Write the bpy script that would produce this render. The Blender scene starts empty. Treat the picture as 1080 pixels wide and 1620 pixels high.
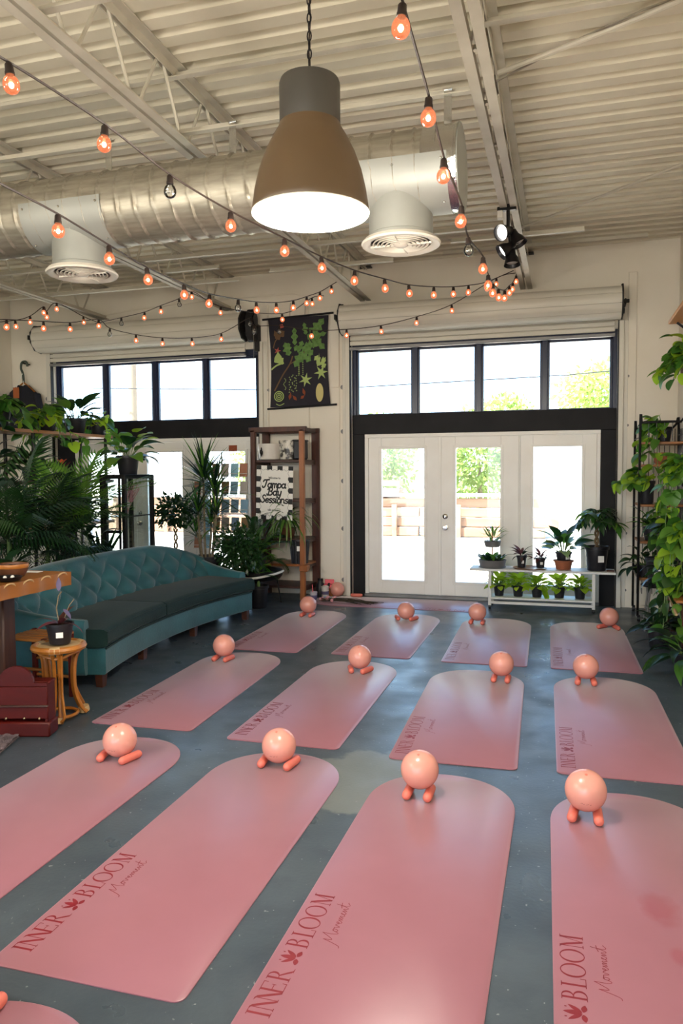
import bpy, bmesh, math, random
from mathutils import Vector, Matrix, Euler
random.seed(7)
PI = math.pi
sin, cos = math.sin, math.cos
SC = bpy.context.scene
COL = SC.collection

# ---------------------------------------------------------------- camera
cam_data = bpy.data.cameras.new('camera')
cam = bpy.data.objects.new('camera', cam_data)
COL.objects.link(cam)
YAW, PITCH, ROLL, EYE = 0.288693, -0.05344, -0.006053, 1.5675
_f = Vector((-sin(YAW)*cos(PITCH), cos(YAW)*cos(PITCH), sin(PITCH)))
_r0 = Vector((cos(YAW), sin(YAW), 0)); _u0 = _r0.cross(_f)
_r = _r0*cos(ROLL) + _u0*sin(ROLL); _u = _u0*cos(ROLL) - _r0*sin(ROLL)
cam.matrix_world = Matrix((( _r.x, _u.x, -_f.x, 0), (_r.y, _u.y, -_f.y, 0), (_r.z, _u.z, -_f.z, EYE), (0, 0, 0, 1)))
cam_data.sensor_fit = 'VERTICAL'; cam_data.sensor_height = 36; cam_data.sensor_width = 24
cam_data.lens = 1193.47/1620*36
cam_data.clip_start = 0.05; cam_data.clip_end = 500
SC.camera = cam

# ---------------------------------------------------------------- sky, sun, exposure
world = bpy.data.worlds.new('sky'); SC.world = world; world.use_nodes = True
wn = world.node_tree; wn.nodes.clear()
w_out = wn.nodes.new('ShaderNodeOutputWorld'); w_bg = wn.nodes.new('ShaderNodeBackground')
w_sky = wn.nodes.new('ShaderNodeTexSky'); w_sky.sky_type = 'HOSEK_WILKIE'
w_sky.sun_direction = Vector((-0.30, -0.32, 0.90)).normalized(); w_sky.turbidity = 4.0; w_sky.ground_albedo = 0.5
wn.links.new(w_sky.outputs[0], w_bg.inputs[0]); w_bg.inputs[1].default_value = 15.0
wn.links.new(w_bg.outputs[0], w_out.inputs[0])
sun_d = bpy.data.lights.new('sun', 'SUN'); sun_d.energy = 21.0; sun_d.angle = 0.01; sun_d.color = (1.0, 0.95, 0.87)
sun = bpy.data.objects.new('sun', sun_d); COL.objects.link(sun)
sun.rotation_euler = Vector((-0.30, -0.32, 0.90)).to_track_quat('Z', 'Y').to_euler()
SC.view_settings.view_transform = 'Standard'
SC.view_settings.look = 'None'
SC.view_settings.exposure = 0.6
SC.view_settings.gamma = 1.0
SC.view_settings.use_curve_mapping = False
cy = SC.cycles
cy.use_denoising = True
cy.max_bounces = 10; cy.diffuse_bounces = 5; cy.glossy_bounces = 4; cy.transmission_bounces = 8; cy.transparent_max_bounces = 24
cy.caustics_reflective = False; cy.caustics_refractive = False
cy.sample_clamp_indirect = 6.0
LAMP_W = 112.0         # power of each pendant lamp

# ---------------------------------------------------------------- materials
def lin(h):
    if isinstance(h, str):
        h = h.lstrip('#'); c = [int(h[i:i+2], 16)/255 for i in (0, 2, 4)]
    else: c = h
    return tuple(x/12.92 if x <= .04045 else ((x+.055)/1.055)**2.4 for x in c)
MATS = {}
def mat(name, col, rough=.5, metal=0.0, col2=None, scale=6.0, bump=0.0, bscale=None, stretch=(1, 1, 1), spec=.5, sheen=0.0, rnd=0.0, emit=0.0, trans=0.0, contrast=1.0, coat=0.0, ecol=None, sub=0.0):
    m = bpy.data.materials.new(name); m.use_nodes = True
    nt = m.node_tree; N = nt.nodes; L = nt.links; p = N['Principled BSDF']
    c1 = lin(col) + (1,)
    p.inputs['Base Color'].default_value = c1
    p.inputs['Roughness'].default_value = rough; p.inputs['Metallic'].default_value = metal
    p.inputs['Specular IOR Level'].default_value = spec
    if sheen: p.inputs['Sheen Weight'].default_value = sheen; p.inputs['Sheen Roughness'].default_value = .4
    if coat: p.inputs['Coat Weight'].default_value = coat; p.inputs['Coat Roughness'].default_value = .15
    if trans: p.inputs['Transmission Weight'].default_value = trans
    if emit: p.inputs['Emission Color'].default_value = (lin(ecol) + (1,)) if ecol else c1; p.inputs['Emission Strength'].default_value = emit
    tc = mp = None
    if col2 or bump:
        tc = N.new('ShaderNodeTexCoord'); mp = N.new('ShaderNodeMapping'); mp.inputs['Scale'].default_value = stretch
        L.new(tc.outputs['Object'], mp.inputs[0])
    src = None
    if col2:
        nz = N.new('ShaderNodeTexNoise'); nz.inputs['Scale'].default_value = scale; nz.inputs['Detail'].default_value = 5
        L.new(mp.outputs[0], nz.inputs['Vector'])
        mr = N.new('ShaderNodeMapRange'); mr.inputs[1].default_value = .5-.22/contrast; mr.inputs[2].default_value = .5+.22/contrast
        L.new(nz.outputs[0], mr.inputs[0])
        mx = N.new('ShaderNodeMix'); mx.data_type = 'RGBA'
        mx.inputs[6].default_value = c1; mx.inputs[7].default_value = lin(col2) + (1,)
        L.new(mr.outputs[0], mx.inputs[0]); src = mx.outputs[2]
    if rnd:
        oi = N.new('ShaderNodeObjectInfo'); hs = N.new('ShaderNodeHueSaturation')
        m1 = N.new('ShaderNodeMapRange'); m1.inputs[3].default_value = 1-rnd; m1.inputs[4].default_value = 1+rnd
        L.new(oi.outputs['Random'], m1.inputs[0]); L.new(m1.outputs[0], hs.inputs['Value'])
        m2 = N.new('ShaderNodeMapRange'); m2.inputs[3].default_value = .5+rnd*.06; m2.inputs[4].default_value = .5-rnd*.06
        L.new(oi.outputs['Random'], m2.inputs[0]); L.new(m2.outputs[0], hs.inputs['Hue'])
        if src: L.new(src, hs.inputs['Color'])
        else: hs.inputs['Color'].default_value = c1
        src = hs.outputs[0]
    if src: L.new(src, p.inputs['Base Color'])
    if bump:
        nb = N.new('ShaderNodeTexNoise'); nb.inputs['Scale'].default_value = bscale or scale*6; nb.inputs['Detail'].default_value = 3
        L.new(mp.outputs[0], nb.inputs['Vector'])
        bp = N.new('ShaderNodeBump'); bp.inputs['Strength'].default_value = bump; bp.inputs['Distance'].default_value = .02
        L.new(nb.outputs[0], bp.inputs['Height']); L.new(bp.outputs[0], p.inputs['Normal'])
    if sub:
        tr = N.new('ShaderNodeBsdfTranslucent'); ms = N.new('ShaderNodeMixShader'); ms.inputs[0].default_value = sub
        if src: L.new(src, tr.inputs[0])
        else: tr.inputs[0].default_value = c1
        out = N['Material Output']
        L.new(p.outputs[0], ms.inputs[1]); L.new(tr.outputs[0], ms.inputs[2]); L.new(ms.outputs[0], out.inputs[0])
    MATS[name] = m
    return m
def glass(name, tint=(1, 1, 1), refl=.08, rough=.02, glow=None, gs=1.0, gmix=.4):
    m = bpy.data.materials.new(name); m.use_nodes = True; nt = m.node_tree; N = nt.nodes; L = nt.links; N.clear()
    o = N.new('ShaderNodeOutputMaterial'); t = N.new('ShaderNodeBsdfTransparent'); t.inputs[0].default_value = tint + (1,)
    g = N.new('ShaderNodeBsdfGlossy'); g.inputs['Roughness'].default_value = rough
    lw = N.new('ShaderNodeLayerWeight'); lw.inputs[0].default_value = .35
    mr = N.new('ShaderNodeMapRange'); mr.inputs[3].default_value = refl*.5; mr.inputs[4].default_value = min(1, refl*6)
    L.new(lw.outputs['Fresnel'], mr.inputs[0])
    ms = N.new('ShaderNodeMixShader'); L.new(mr.outputs[0], ms.inputs[0]); L.new(t.outputs[0], ms.inputs[1]); L.new(g.outputs[0], ms.inputs[2])
    last = ms
    if glow:
        e = N.new('ShaderNodeEmission'); e.inputs[0].default_value = lin(glow) + (1,); e.inputs[1].default_value = gs
        m2 = N.new('ShaderNodeMixShader'); m2.inputs[0].default_value = gmix
        L.new(ms.outputs[0], m2.inputs[1]); L.new(e.outputs[0], m2.inputs[2]); last = m2
    L.new(last.outputs[0], o.inputs[0]); MATS[name] = m
    return m
M = MATS
mat('wall_paint', '#ebe5d8', .75, col2='#e2dacb', scale=1.5, bump=.08, bscale=18)
mat('ceiling_paint', '#dcd5c1', .6, col2='#d0c8b3', scale=2.5, bump=.03)
mat('steel_paint', '#c9c3b4', .55, col2='#b9b2a1', scale=5)
mat('door_white', '#f3f1ec', .4, col2='#ece8e1', scale=3)
mat('shutter_white', '#dedacf', .45, col2='#d2cdc0', scale=2, stretch=(.3, 1, 1))
mat('black_paint', '#0e0d10', .6, col2='#1a191c', scale=4, bump=.05, spec=.25)
mat('black_metal', '#131215', .35, metal=.3)
mat('black_plastic', '#17171c', .45, col2='#1e1e25', scale=6)
mat('frame_bloom_blue', '#101d3c', .3, spec=.5)  # dark frames, with the blue of bloom and sky reflection put into the colour
mat('galv', '#b9b3a4', .46, metal=.7, col2='#948e80', scale=5, stretch=(1, 6, 6))
mat('galv_matte', '#a9aba6', .5, metal=.35, col2='#9b9d97', scale=3)
mat('foil_tape', '#d5d6d4', .18, metal=1.0, bump=.3, bscale=30)
mat('vent_white', '#e4ded1', .4)
mat('vent_dark', '#2a2725', .6)
mat('lamp_taupe', '#66523b', .38, col2='#5e4b35', scale=3)
mat('lamp_grey', '#46433e', .45)
mat('lamp_inside', '#f2eee4', .5)
mat('lamp_glow', '#ffffff', .5, emit=2.2, ecol='#fff3dd')
mat('filament', '#ffffff', .5, emit=16.0, ecol='#ffcf9a')
glass('bulb_lit', (1, .80, .66), .12, glow='#ff8a5a', gs=1.0, gmix=.32)
glass('bulb_clear', (.95, .95, .93), .25)
mat('socket', '#231814', .5)
mat('cable', '#2b1d16', .6)
glass('pane', (.97, .985, .98), .06)
glass('cabinet_glass', (.93, .97, .97), .035)
mat('mat_pink', '#9a6572', .34, col2='#905d69', sheen=.36, scale=2.2, bump=.015, bscale=200, spec=.5)
mat('mat_edge', '#a8606b', .6)
mat('mat_print', '#7d1622', .5)
mat('ball_salmon', '#e3a092', .27, col2='#df998a', scale=9, spec=.6, sub=.0)
mat('weight_salmon', '#dc7565', .5)
mat('velvet', '#226069', .62, col2='#194a52', scale=3.5, sheen=.35, bump=.12, bscale=60)
mat('velvet_seat', '#16302f', .75, col2='#102524', scale=3.0, sheen=.08, spec=.2, bump=.12, bscale=60)
mat('sofa_leg', '#4e2a1a', .45, col2='#3f2114', scale=9)
mat('slab_wood', '#a2662c', .38, col2='#82501f', scale=4, stretch=(2, .5, 2), bump=.06)
mat('dark_wood', '#4a2a1e', .45, col2='#351d15', scale=7, stretch=(3, 3, .5))
mat('rack_wood', '#542b1b', .45, col2='#3c1e13', scale=7, stretch=(4, 4, .4))
mat('rack_wood_light', '#a0602f', .4, col2='#864d25', scale=6, stretch=(4, 4, .4))
mat('shelf_wood', '#b3793f', .42, col2='#9a6431', scale=5, stretch=(3, .4, 3))
mat('orange_wood', '#d69142', .42, col2='#cb8538', scale=4, stretch=(2, .4, 2))
mat('red_wood', '#56110b', .45, col2='#420d08', scale=5, stretch=(.6, 2, 2), spec=.25)
mat('rattan', '#b3732b', .38, col2='#95591d', scale=9)
mat('rattan_wrap', '#bfa072', .6)
mat('rug_wool', '#7a6b70', .95, col2='#4b4347', scale=40, bump=.6, bscale=120)
mat('white_paint', '#e2e2e0', .45, col2='#d6d6d4', scale=4)
mat('white_card', '#ece9e2', .6)
mat('ink', '#171718', .6)
mat('terracotta', '#a3603f', .7, col2='#8f5033', scale=6)
mat('zinc', '#8e8d8b', .5, metal=.5, col2='#78777a', scale=6)
mat('soil', '#251a13', .95, bump=.5, bscale=90)
mat('pot_brown', '#5a3420', .5)
mat('leaf_green', '#5a8c34', .38, rnd=.35, sub=.45)
mat('leaf_lime', '#a8cc38', .4, rnd=.2, sub=.55)
mat('leaf_bright', '#c3e04a', .42, rnd=.2, sub=.6)
mat('leaf_dark', '#24461f', .33, rnd=.4, sub=.25)
mat('leaf_deep', '#183321', .3, rnd=.4, sub=.15)
mat('leaf_pale', '#87a65c', .4, rnd=.2, sub=.4)
mat('leaf_maroon', '#5a2c2c', .4, rnd=.35, sub=.25)
mat('bract_red', '#c0392b', .35)
mat('bract_orange', '#dc6a45', .35)
mat('stem_green', '#5b7a3c', .5)
mat('trunk', '#7b6548', .8, col2='#5f4c35', scale=20, bump=.4)
mat('cane', '#8f8168', .8, col2='#6d614b', scale=25, stretch=(1, 1, 4), bump=.3)
mat('poster_cloth', '#1d1a26', .8, col2='#22202b', scale=10)
mat('art_green', '#6f9350', .8, col2='#4d7036', scale=30)
mat('art_pale', '#a9bd72', .8)
mat('art_brown', '#6d5138', .8)
mat('art_rust', '#8a4326', .8)
mat('art_cream', '#c9bd80', .8)
mat('art_red', '#b4574a', .8)
mat('jacket', '#14151d', .85, col2='#1b1c26', scale=20, bump=.2)
mat('leather_tag', '#a85a2a', .6)
mat('hook_green', '#3d4a3f', .5)
mat('paper_white', '#efeeea', .7)
mat('chrome', '#c9c7c2', .15, metal=1.0)
mat('brass', '#b8a684', .3, metal=.9)
mat('spot_white', '#ffffff', .5, emit=9.0, ecol='#fff8ee')
mat('bracket_dark', '#2b2a2a', .6, metal=.3)
mat('plastic_cup', '#b9b3bd', .3, spec=.6)
mat('pink_box', '#e0606e', .5)
mat('gold_liquid', '#b5763d', .3)
mat('purple_print', '#5b5475', .6)
mat('petal_pink', '#d99aa2', .6)
mat('dry_stem', '#3b3329', .8)
mat('pumpkin', '#c4692a', .4)
mat('ceramic_white', '#d7d2ca', .35)
mat('concrete_out', '#cfc8bb', .85, col2='#c2baab', scale=.8)
mat('timber_out', '#a5836a', .8, col2='#856852', scale=2, stretch=(.3, 2, 2))
mat('hedge_leaf', '#93ad52', .6, rnd=.15, sub=.4, col2='#a9bb6e', scale=1.5)
mat('render_white', '#efefec', .8)
mat('aqua_glass', '#94c4c1', .6, spec=.2)
mat('pole_wood', '#8b7a66', .8)
mat('black_fabric', '#121216', .8)
mat('card_warm', '#8a6a4a', .7, rnd=.5); mat('card_blue', '#7fa3bd', .7, rnd=.4); mat('card_grey', '#a8a29c', .7, rnd=.4)
mat('ceramic_terrazzo', '#d9d4c8', .35, col2='#34302c', scale=14, contrast=4)

# floor: sealed slate coloured concrete with cloudy patches, specks of spilt paint and one bare patch
def floor_mat():
    m = mat('floor_concrete', '#4a5155', .34, bump=.05, bscale=60, spec=.45)
    nt = m.node_tree; N = nt.nodes; L = nt.links; p = N['Principled BSDF']
    tc = N.new('ShaderNodeTexCoord')
    def noise(s, d=6, dist=0):
        n = N.new('ShaderNodeTexNoise'); n.inputs['Scale'].default_value = s; n.inputs['Detail'].default_value = d
        n.inputs['Distortion'].default_value = dist; L.new(tc.outputs['Object'], n.inputs['Vector']); return n.outputs[0]
    def rng(v, a, b, c=0, d=1):
        r = N.new('ShaderNodeMapRange'); r.inputs[1].default_value = a; r.inputs[2].default_value = b; r.inputs[3].default_value = c; r.inputs[4].default_value = d
        L.new(v, r.inputs[0]); return r.outputs[0]
    def mix(f, a, b):
        x = N.new('ShaderNodeMix'); x.data_type = 'RGBA'; L.new(f, x.inputs[0])
        for i, v in ((6, a), (7, b)):
            if isinstance(v, tuple): x.inputs[i].default_value = v
            else: L.new(v, x.inputs[i])
        return x.outputs[2]
    c = mix(rng(noise(.9, 7, .6), .35, .68), lin('#3a444d') + (1,), lin('#505a61') + (1,))
    c = mix(rng(noise(6, 6, .3), .45, .75, 0, .55), c, lin('#323b45') + (1,))
    c = mix(rng(noise(38, 2), .70, .74, 0, .6), c, lin('#a9aca8') + (1,))
    # bare concrete patch between the front mats
    vd = N.new('ShaderNodeVectorMath'); vd.operation = 'SUBTRACT'; vd.inputs[1].default_value = (-1.0, 3.66, 0); L.new(tc.outputs['Object'], vd.inputs[0])
    vs = N.new('ShaderNodeVectorMath'); vs.operation = 'MULTIPLY'; vs.inputs[1].default_value = (3.4, 2.6, 0); L.new(vd.outputs[0], vs.inputs[0])
    vl = N.new('ShaderNodeVectorMath'); vl.operation = 'LENGTH'; L.new(vs.outputs[0], vl.inputs[0])
    ad = N.new('ShaderNodeMath'); ad.operation = 'ADD'; L.new(vl.outputs['Value'], ad.inputs[0]); L.new(rng(noise(5), .3, .7, -.25, .25), ad.inputs[1])
    c = mix(rng(ad.outputs[0], .95, 1.06, .7, 0), c, lin('#777b76') + (1,))
    L.new(c, p.inputs['Base Color'])
    L.new(rng(noise(3, 5), .3, .7, .26, .46), p.inputs['Roughness'])
floor_mat()

# ---------------------------------------------------------------- mesh helpers
class MB:
    def __init__(s): s.v = []; s.f = []
    def add(s, vs, fs):
        b = len(s.v); s.v += [tuple(x) for x in vs]; s.f += [tuple(i+b for i in q) for q in fs]; return s
    def box(s, c, d, ch=0.0, rz=0.0, rot=None):
        hx, hy, hz = (x/2 for x in d); c = Vector(c)
        R = rot if rot is not None else Matrix.Rotation(rz, 3, 'Z')
        if ch <= 0:
            vs = [(x, y, z) for x in (-hx, hx) for y in (-hy, hy) for z in (-hz, hz)]
            fs = [(0, 1, 3, 2), (4, 6, 7, 5), (0, 4, 5, 1), (2, 3, 7, 6), (0, 2, 6, 4), (1, 5, 7, 3)]
        else:
            ch = min(ch, hx*.9, hy*.9, hz*.9); vs = []; ix = {}
            for sx in (-1, 1):
                for sy in (-1, 1):
                    for sz in (-1, 1):
                        for a in range(3):
                            k = [hx-ch, hy-ch, hz-ch]; k[a] = (hx, hy, hz)[a]
                            ix[(sx, sy, sz, a)] = len(vs); vs.append((sx*k[0], sy*k[1], sz*k[2]))
            fs = []
            for a in range(3):
                b, e = (a+1) % 3, (a+2) % 3
                for sg in (-1, 1):
                    q = []
                    for (u, w) in ((-1, -1), (1, -1), (1, 1), (-1, 1)):
                        t = [0, 0, 0]; t[a] = sg; t[b] = u; t[e] = w; q.append(ix[(*t, a)])
                    fs.append(tuple(q))
                    for sh in (-1, 1):
                        t1 = [0, 0, 0]; t1[a] = sg; t1[b] = sh; t1[e] = -1; t2 = list(t1); t2[e] = 1
                        fs.append((ix[(*t1, a)], ix[(*t2, a)], ix[(*t2, b)], ix[(*t1, b)]))
            for k in [(x, y, z) for x in (-1, 1) for y in (-1, 1) for z in (-1, 1)]:
                fs.append((ix[(*k, 0)], ix[(*k, 1)], ix[(*k, 2)]))
        return s.add([c + R @ Vector(v) for v in vs], fs)
    def tube(s, pts, r, n=8, closed=False, cap=True):
        pts = [Vector(p) for p in pts]; m = len(pts)
        rs = r if isinstance(r, (list, tuple)) else [r]*m
        vs = []; up = None
        for i, p in enumerate(pts):
            a = pts[i-1] if (i > 0 or closed) else p; b = pts[(i+1) % m] if (i < m-1 or closed) else p
            t = (b-a)
            if t.length < 1e-9: t = Vector((0, 0, 1))
            t.normalize()
            if up is None:
                up = Vector((0, 0, 1)) if abs(t.z) < .9 else Vector((1, 0, 0))
            up = up - t*up.dot(t)
            if up.length < 1e-6: up = t.orthogonal()
            up.normalize(); sd = t.cross(up)
            for k in range(n):
                q = 2*PI*k/n; vs.append(p + (up*cos(q) + sd*sin(q))*rs[i])
        fs = []
        for i in range(m if closed else m-1):
            j = (i+1) % m
            for k in range(n): fs.append((i*n+k, i*n+(k+1) % n, j*n+(k+1) % n, j*n+k))
        if cap and not closed: fs += [tuple(range(n-1, -1, -1)), tuple((m-1)*n+k for k in range(n))]
        return s.add(vs, fs)
    def lathe(s, prof, n=20, c=(0, 0, 0), axis='Z', cap=True):
        vs = []; fs = []; c = Vector(c)
        for (r, z) in prof:
            for k in range(n):
                q = 2*PI*k/n; v = (r*cos(q), r*sin(q), z)
                if axis == 'X': v = (z, r*cos(q), r*sin(q))
                if axis == 'Y': v = (r*cos(q), z, r*sin(q))
                vs.append(c + Vector(v))
        m = len(prof)
        for i in range(m-1):
            for k in range(n): fs.append((i*n+k, i*n+(k+1) % n, (i+1)*n+(k+1) % n, (i+1)*n+k))
        if cap: fs += [tuple(range(n-1, -1, -1)), tuple((m-1)*n+k for k in range(n))]
        return s.add(vs, fs)
    def sphere(s, c, r, n=12, m=8, sc=(1, 1, 1)):
        c = Vector(c); vs = [c + Vector((0, 0, r*sc[2]))]; fs = []
        for i in range(1, m):
            t = PI*i/m
            for k in range(n): vs.append(c + Vector((r*sin(t)*cos(2*PI*k/n)*sc[0], r*sin(t)*sin(2*PI*k/n)*sc[1], r*cos(t)*sc[2])))
        vs.append(c - Vector((0, 0, r*sc[2])))
        for k in range(n): fs.append((0, 1+k, 1+(k+1) % n))
        for i in range(m-2):
            for k in range(n): fs.append((1+i*n+k, 1+(i+1)*n+k, 1+(i+1)*n+(k+1) % n, 1+i*n+(k+1) % n))
        L_ = len(vs)-1
        for k in range(n): fs.append((L_, L_-n+(k+1) % n, L_-n+k))
        return s.add(vs, fs)
    def prism(s, poly, h0, h1, fn=None):
        n = len(poly); fn = fn or (lambda x, y, h: (x, y, h))
        vs = [fn(x, y, h0) for x, y in poly] + [fn(x, y, h1) for x, y in poly]
        fs = [tuple(range(n-1, -1, -1)), tuple(range(n, 2*n))] + [(i, (i+1) % n, n+(i+1) % n, n+i) for i in range(n)]
        return s.add(vs, fs)
    def grid(s, fn, nu, nv, cu=False, flip=False):
        vs = [fn(i/nu, j/nv) for i in range(nu + (0 if cu else 1)) for j in range(nv+1)]
        fs = []; m = nu if cu else nu+1
        for i in range(nu):
            for j in range(nv):
                a, b = i*(nv+1)+j, ((i+1) % m)*(nv+1)+j
                fs.append((a, b, b+1, a+1))
        return s.add(vs, fs)
    def mesh(s, name, smooth=True, ang=40, fix=True):
        me = bpy.data.meshes.new(name); me.from_pydata(s.v, [], s.f)
        if fix and len(s.f) < 20000:
            bm = bmesh.new(); bm.from_mesh(me); bmesh.ops.recalc_face_normals(bm, faces=bm.faces); bm.to_mesh(me); bm.free()
        if smooth:
            me.shade_smooth(); me.set_sharp_from_angle(angle=math.radians(ang))
        return me
def link(name, me, m, parent=None, loc=(0, 0, 0), rot=(0, 0, 0), scale=None, label=None):
    o = bpy.data.objects.new(name, me); COL.objects.link(o)
    if m is not None and not me.materials: me.materials.append(M[m] if isinstance(m, str) else m)
    o.location = loc; o.rotation_euler = rot
    if scale is not None: o.scale = scale if isinstance(scale, tuple) else (scale,)*3
    if parent is not None: o.parent = parent
    if label: o['label'] = label
    return o
def ob(name, mb, m, parent=None, loc=(0, 0, 0), rot=(0, 0, 0), label=None, ang=40, smooth=True, fix=True, kind=None):
    o = link(name, mb.mesh(name, smooth, ang, fix), m, parent, loc, rot, None, label)
    if kind: o['kind'] = kind
    return o
def thing(name, label, cat, loc=(0, 0, 0), rz=0.0, group=None):
    o = bpy.data.objects.new(name, None); COL.objects.link(o)
    o.empty_display_size = .1; o.location = loc; o.rotation_euler = (0, 0, rz)
    o['label'] = label; o['category'] = cat
    if group: o['group'] = group
    return o
def tag(o, label, cat, group=None):
    o['label'] = label; o['category'] = cat
    if group: o['group'] = group
    return o
def struct(name, mb, m, **k):
    o = ob(name, mb, m, **k); o['kind'] = 'structure'; return o
def copy_tree(o, parent=None):
    c = o.copy(); COL.objects.link(c)
    if parent is not None: c.parent = parent
    for ch in list(o.children): copy_tree(ch, c)
    return c
def arc(c, r, a0, a1, n, z=0.0):
    return [(c[0]+r*cos(a0+(a1-a0)*i/n), c[1]+r*sin(a0+(a1-a0)*i/n)) for i in range(n+1)]
def lerp(a, b, t): return a+(b-a)*t
def smooth_path(pts, k=4):
    P = [Vector(p) for p in pts]; out = []
    for i in range(len(P)-1):
        p0 = P[max(i-1, 0)]; p1 = P[i]; p2 = P[i+1]; p3 = P[min(i+2, len(P)-1)]
        for j in range(k):
            t = j/k
            out.append(.5*((2*p1)+(p2-p0)*t+(2*p0-5*p1+4*p2-p3)*t*t+(3*p1-p0-3*p2+p3)*t*t*t))
    out.append(P[-1]); return out

def stained_mat():
    """mat foam with two damp darker marks, for the mat nearest the plant rack"""
    m = M['mat_pink'].copy(); m.name = 'mat_pink_marked'; MATS[m.name] = m
    nt = m.node_tree; N = nt.nodes; L = nt.links; p = N['Principled BSDF']; src = p.inputs['Base Color'].links[0].from_socket
    tc = N.new('ShaderNodeTexCoord'); nz = N.new('ShaderNodeTexNoise'); nz.inputs['Scale'].default_value = 14; L.new(tc.outputs['Object'], nz.inputs['Vector'])
    for (x, y, kx, ky, f) in ((.025, .97, 15, 9, .6), (.05, .70, 28, 20, .45), (.15, .38, 8, 5, .35)):
        a = N.new('ShaderNodeVectorMath'); a.operation = 'SUBTRACT'; a.inputs[1].default_value = (x, y, 0); L.new(tc.outputs['Object'], a.inputs[0])
        b = N.new('ShaderNodeVectorMath'); b.operation = 'MULTIPLY'; b.inputs[1].default_value = (kx, ky, 0); L.new(a.outputs[0], b.inputs[0])
        c = N.new('ShaderNodeVectorMath'); c.operation = 'LENGTH'; L.new(b.outputs[0], c.inputs[0])
        d = N.new('ShaderNodeMath'); d.operation = 'ADD'; L.new(c.outputs['Value'], d.inputs[0]); L.new(nz.outputs[0], d.inputs[1])
        r = N.new('ShaderNodeMapRange'); r.inputs[1].default_value = 1.05; r.inputs[2].default_value = 1.6; r.inputs[3].default_value = f; r.inputs[4].default_value = 0; L.new(d.outputs[0], r.inputs[0])
        x_ = N.new('ShaderNodeMix'); x_.data_type = 'RGBA'; L.new(r.outputs[0], x_.inputs[0]); L.new(src, x_.inputs[6]); x_.inputs[7].default_value = lin('#8a3843') + (1,); src = x_.outputs[2]
    L.new(src, p.inputs['Base Color'])
stained_mat()
# ================================================================ the room
XL, XR, YW, YB, ZC = -7.62, 1.18, 9.12, -6.0, 4.10
struct('floor', MB().box(((XL+XR)/2, 1.7, -.06), (XR-XL+.5, 15.9, .12)), 'floor_concrete', smooth=False)
OPEN = ((-6.92, -3.80), (-2.57, .55))
w = MB()
def seg(b, x0, x1, z0, z1, y0=YW, y1=YW+.22): b.box(((x0+x1)/2, (y0+y1)/2, (z0+z1)/2), (x1-x0, y1-y0, z1-z0))
for x0, x1 in ((XL-.2, -6.92), (-3.80, -2.57), (.55, XR+.2)): seg(w, x0, x1, 0, 4.35)
for x0, x1 in OPEN: seg(w, x0, x1, 3.16, 4.35)
wall_back = struct('wall_back', w, 'wall_paint', smooth=False)
struct('wall_left', MB().box((XL-.1, 1.56, 2.175), (.2, 15.1, 4.35)), 'wall_paint', smooth=False)
struct('wall_right', MB().box((XR+.1, 1.56, 2.175), (.2, 15.1, 4.35)), 'wall_paint', smooth=False)
# unseen wall behind the viewer; its two openings are added to let daylight in
w = MB()
for x0, x1 in ((XL-.2, -6.5), (-3.4, -2.4), (.7, XR+.2)): seg(w, x0, x1, 0, 4.35, YB-.2, YB)
for x0, x1 in ((-6.5, -3.4), (-2.4, .7)): seg(w, x0, x1, 3.1, 4.35, YB-.2, YB)
struct('wall_rear', w, 'wall_paint', smooth=False)
# corrugated roof deck, ribs along X, every flute its own fold of the sheet
pr = []; y = YB-.2; PT = .18
while y < YW+.25:
    pr += [(y, ZC), (y+.098, ZC), (y+.112, ZC+.042), (y+.166, ZC+.042)]; y += PT
d = MB(); n = len(pr)
d.add([(XL-.2, a, b) for a, b in pr] + [(XR+.2, a, b) for a, b in pr], [(i, i+1, n+i+1, n+i) for i in range(n-1)])
struct('ceiling', d, 'ceiling_paint', smooth=False)
struct('ground', MB().box((-3, 40, -.11), (120, 62, .1)).box((-3, -21, -.11), (120, 29.5, .1)), 'concrete_out', smooth=False)

# boards, seams and bolts on the white wall
for x0, x1, z0, z1, t in ((-3.79, -3.675, 0, 3.70, .02), (-3.665, -3.125, 0, 3.66, .014), (-3.115, -2.72, 0, 3.62, .014), (.655, .745, 0, 3.77, .02), (-7.0, -6.93, 0, 3.2, .02)):
    ob('wall_board', MB().box(((x0+x1)/2, YW-t/2, (z0+z1)/2), (x1-x0, t, z1-z0), .004), 'wall_paint', wall_back, smooth=False)
ob('wall_board', MB().box((-2.775, YW-.025, 3.12), (.11, .022, 1.0), .004), 'wall_paint', wall_back, smooth=False)

def guide_rail(x, side, zt):
    """galvanised roller track with its white angle, beside an opening"""
    g = MB().box((x, YW-.03, zt/2), (.055, .06, zt), .004).box((x-side*.05, YW-.012, zt/2), (.05, .022, zt), .003)
    return g
k = 0
for (x0, x1) in OPEN:
    for x, sd in ((x0-.035, 1), (x1+.035, -1)):
        k += 1
        t = struct('trim_%d' % k, guide_rail(x, sd, 3.24), 'shutter_white', smooth=False)
        ob('track_slot', MB().box((x+sd*.03, YW-.035, 1.62), (.012, .05, 3.24)), 'bracket_dark', t, smooth=False)
        for z in (.2, .85, 1.45, 2.07, 2.62):
            ob('bolt', MB().lathe([(.030, 0), (.030, .008), (.016, .010), (.016, .018), (.004, .02)], 10, axis='Y'), 'zinc', t, loc=(x-sd*.075, YW-.002, z), rot=(PI, 0, 0))

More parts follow.
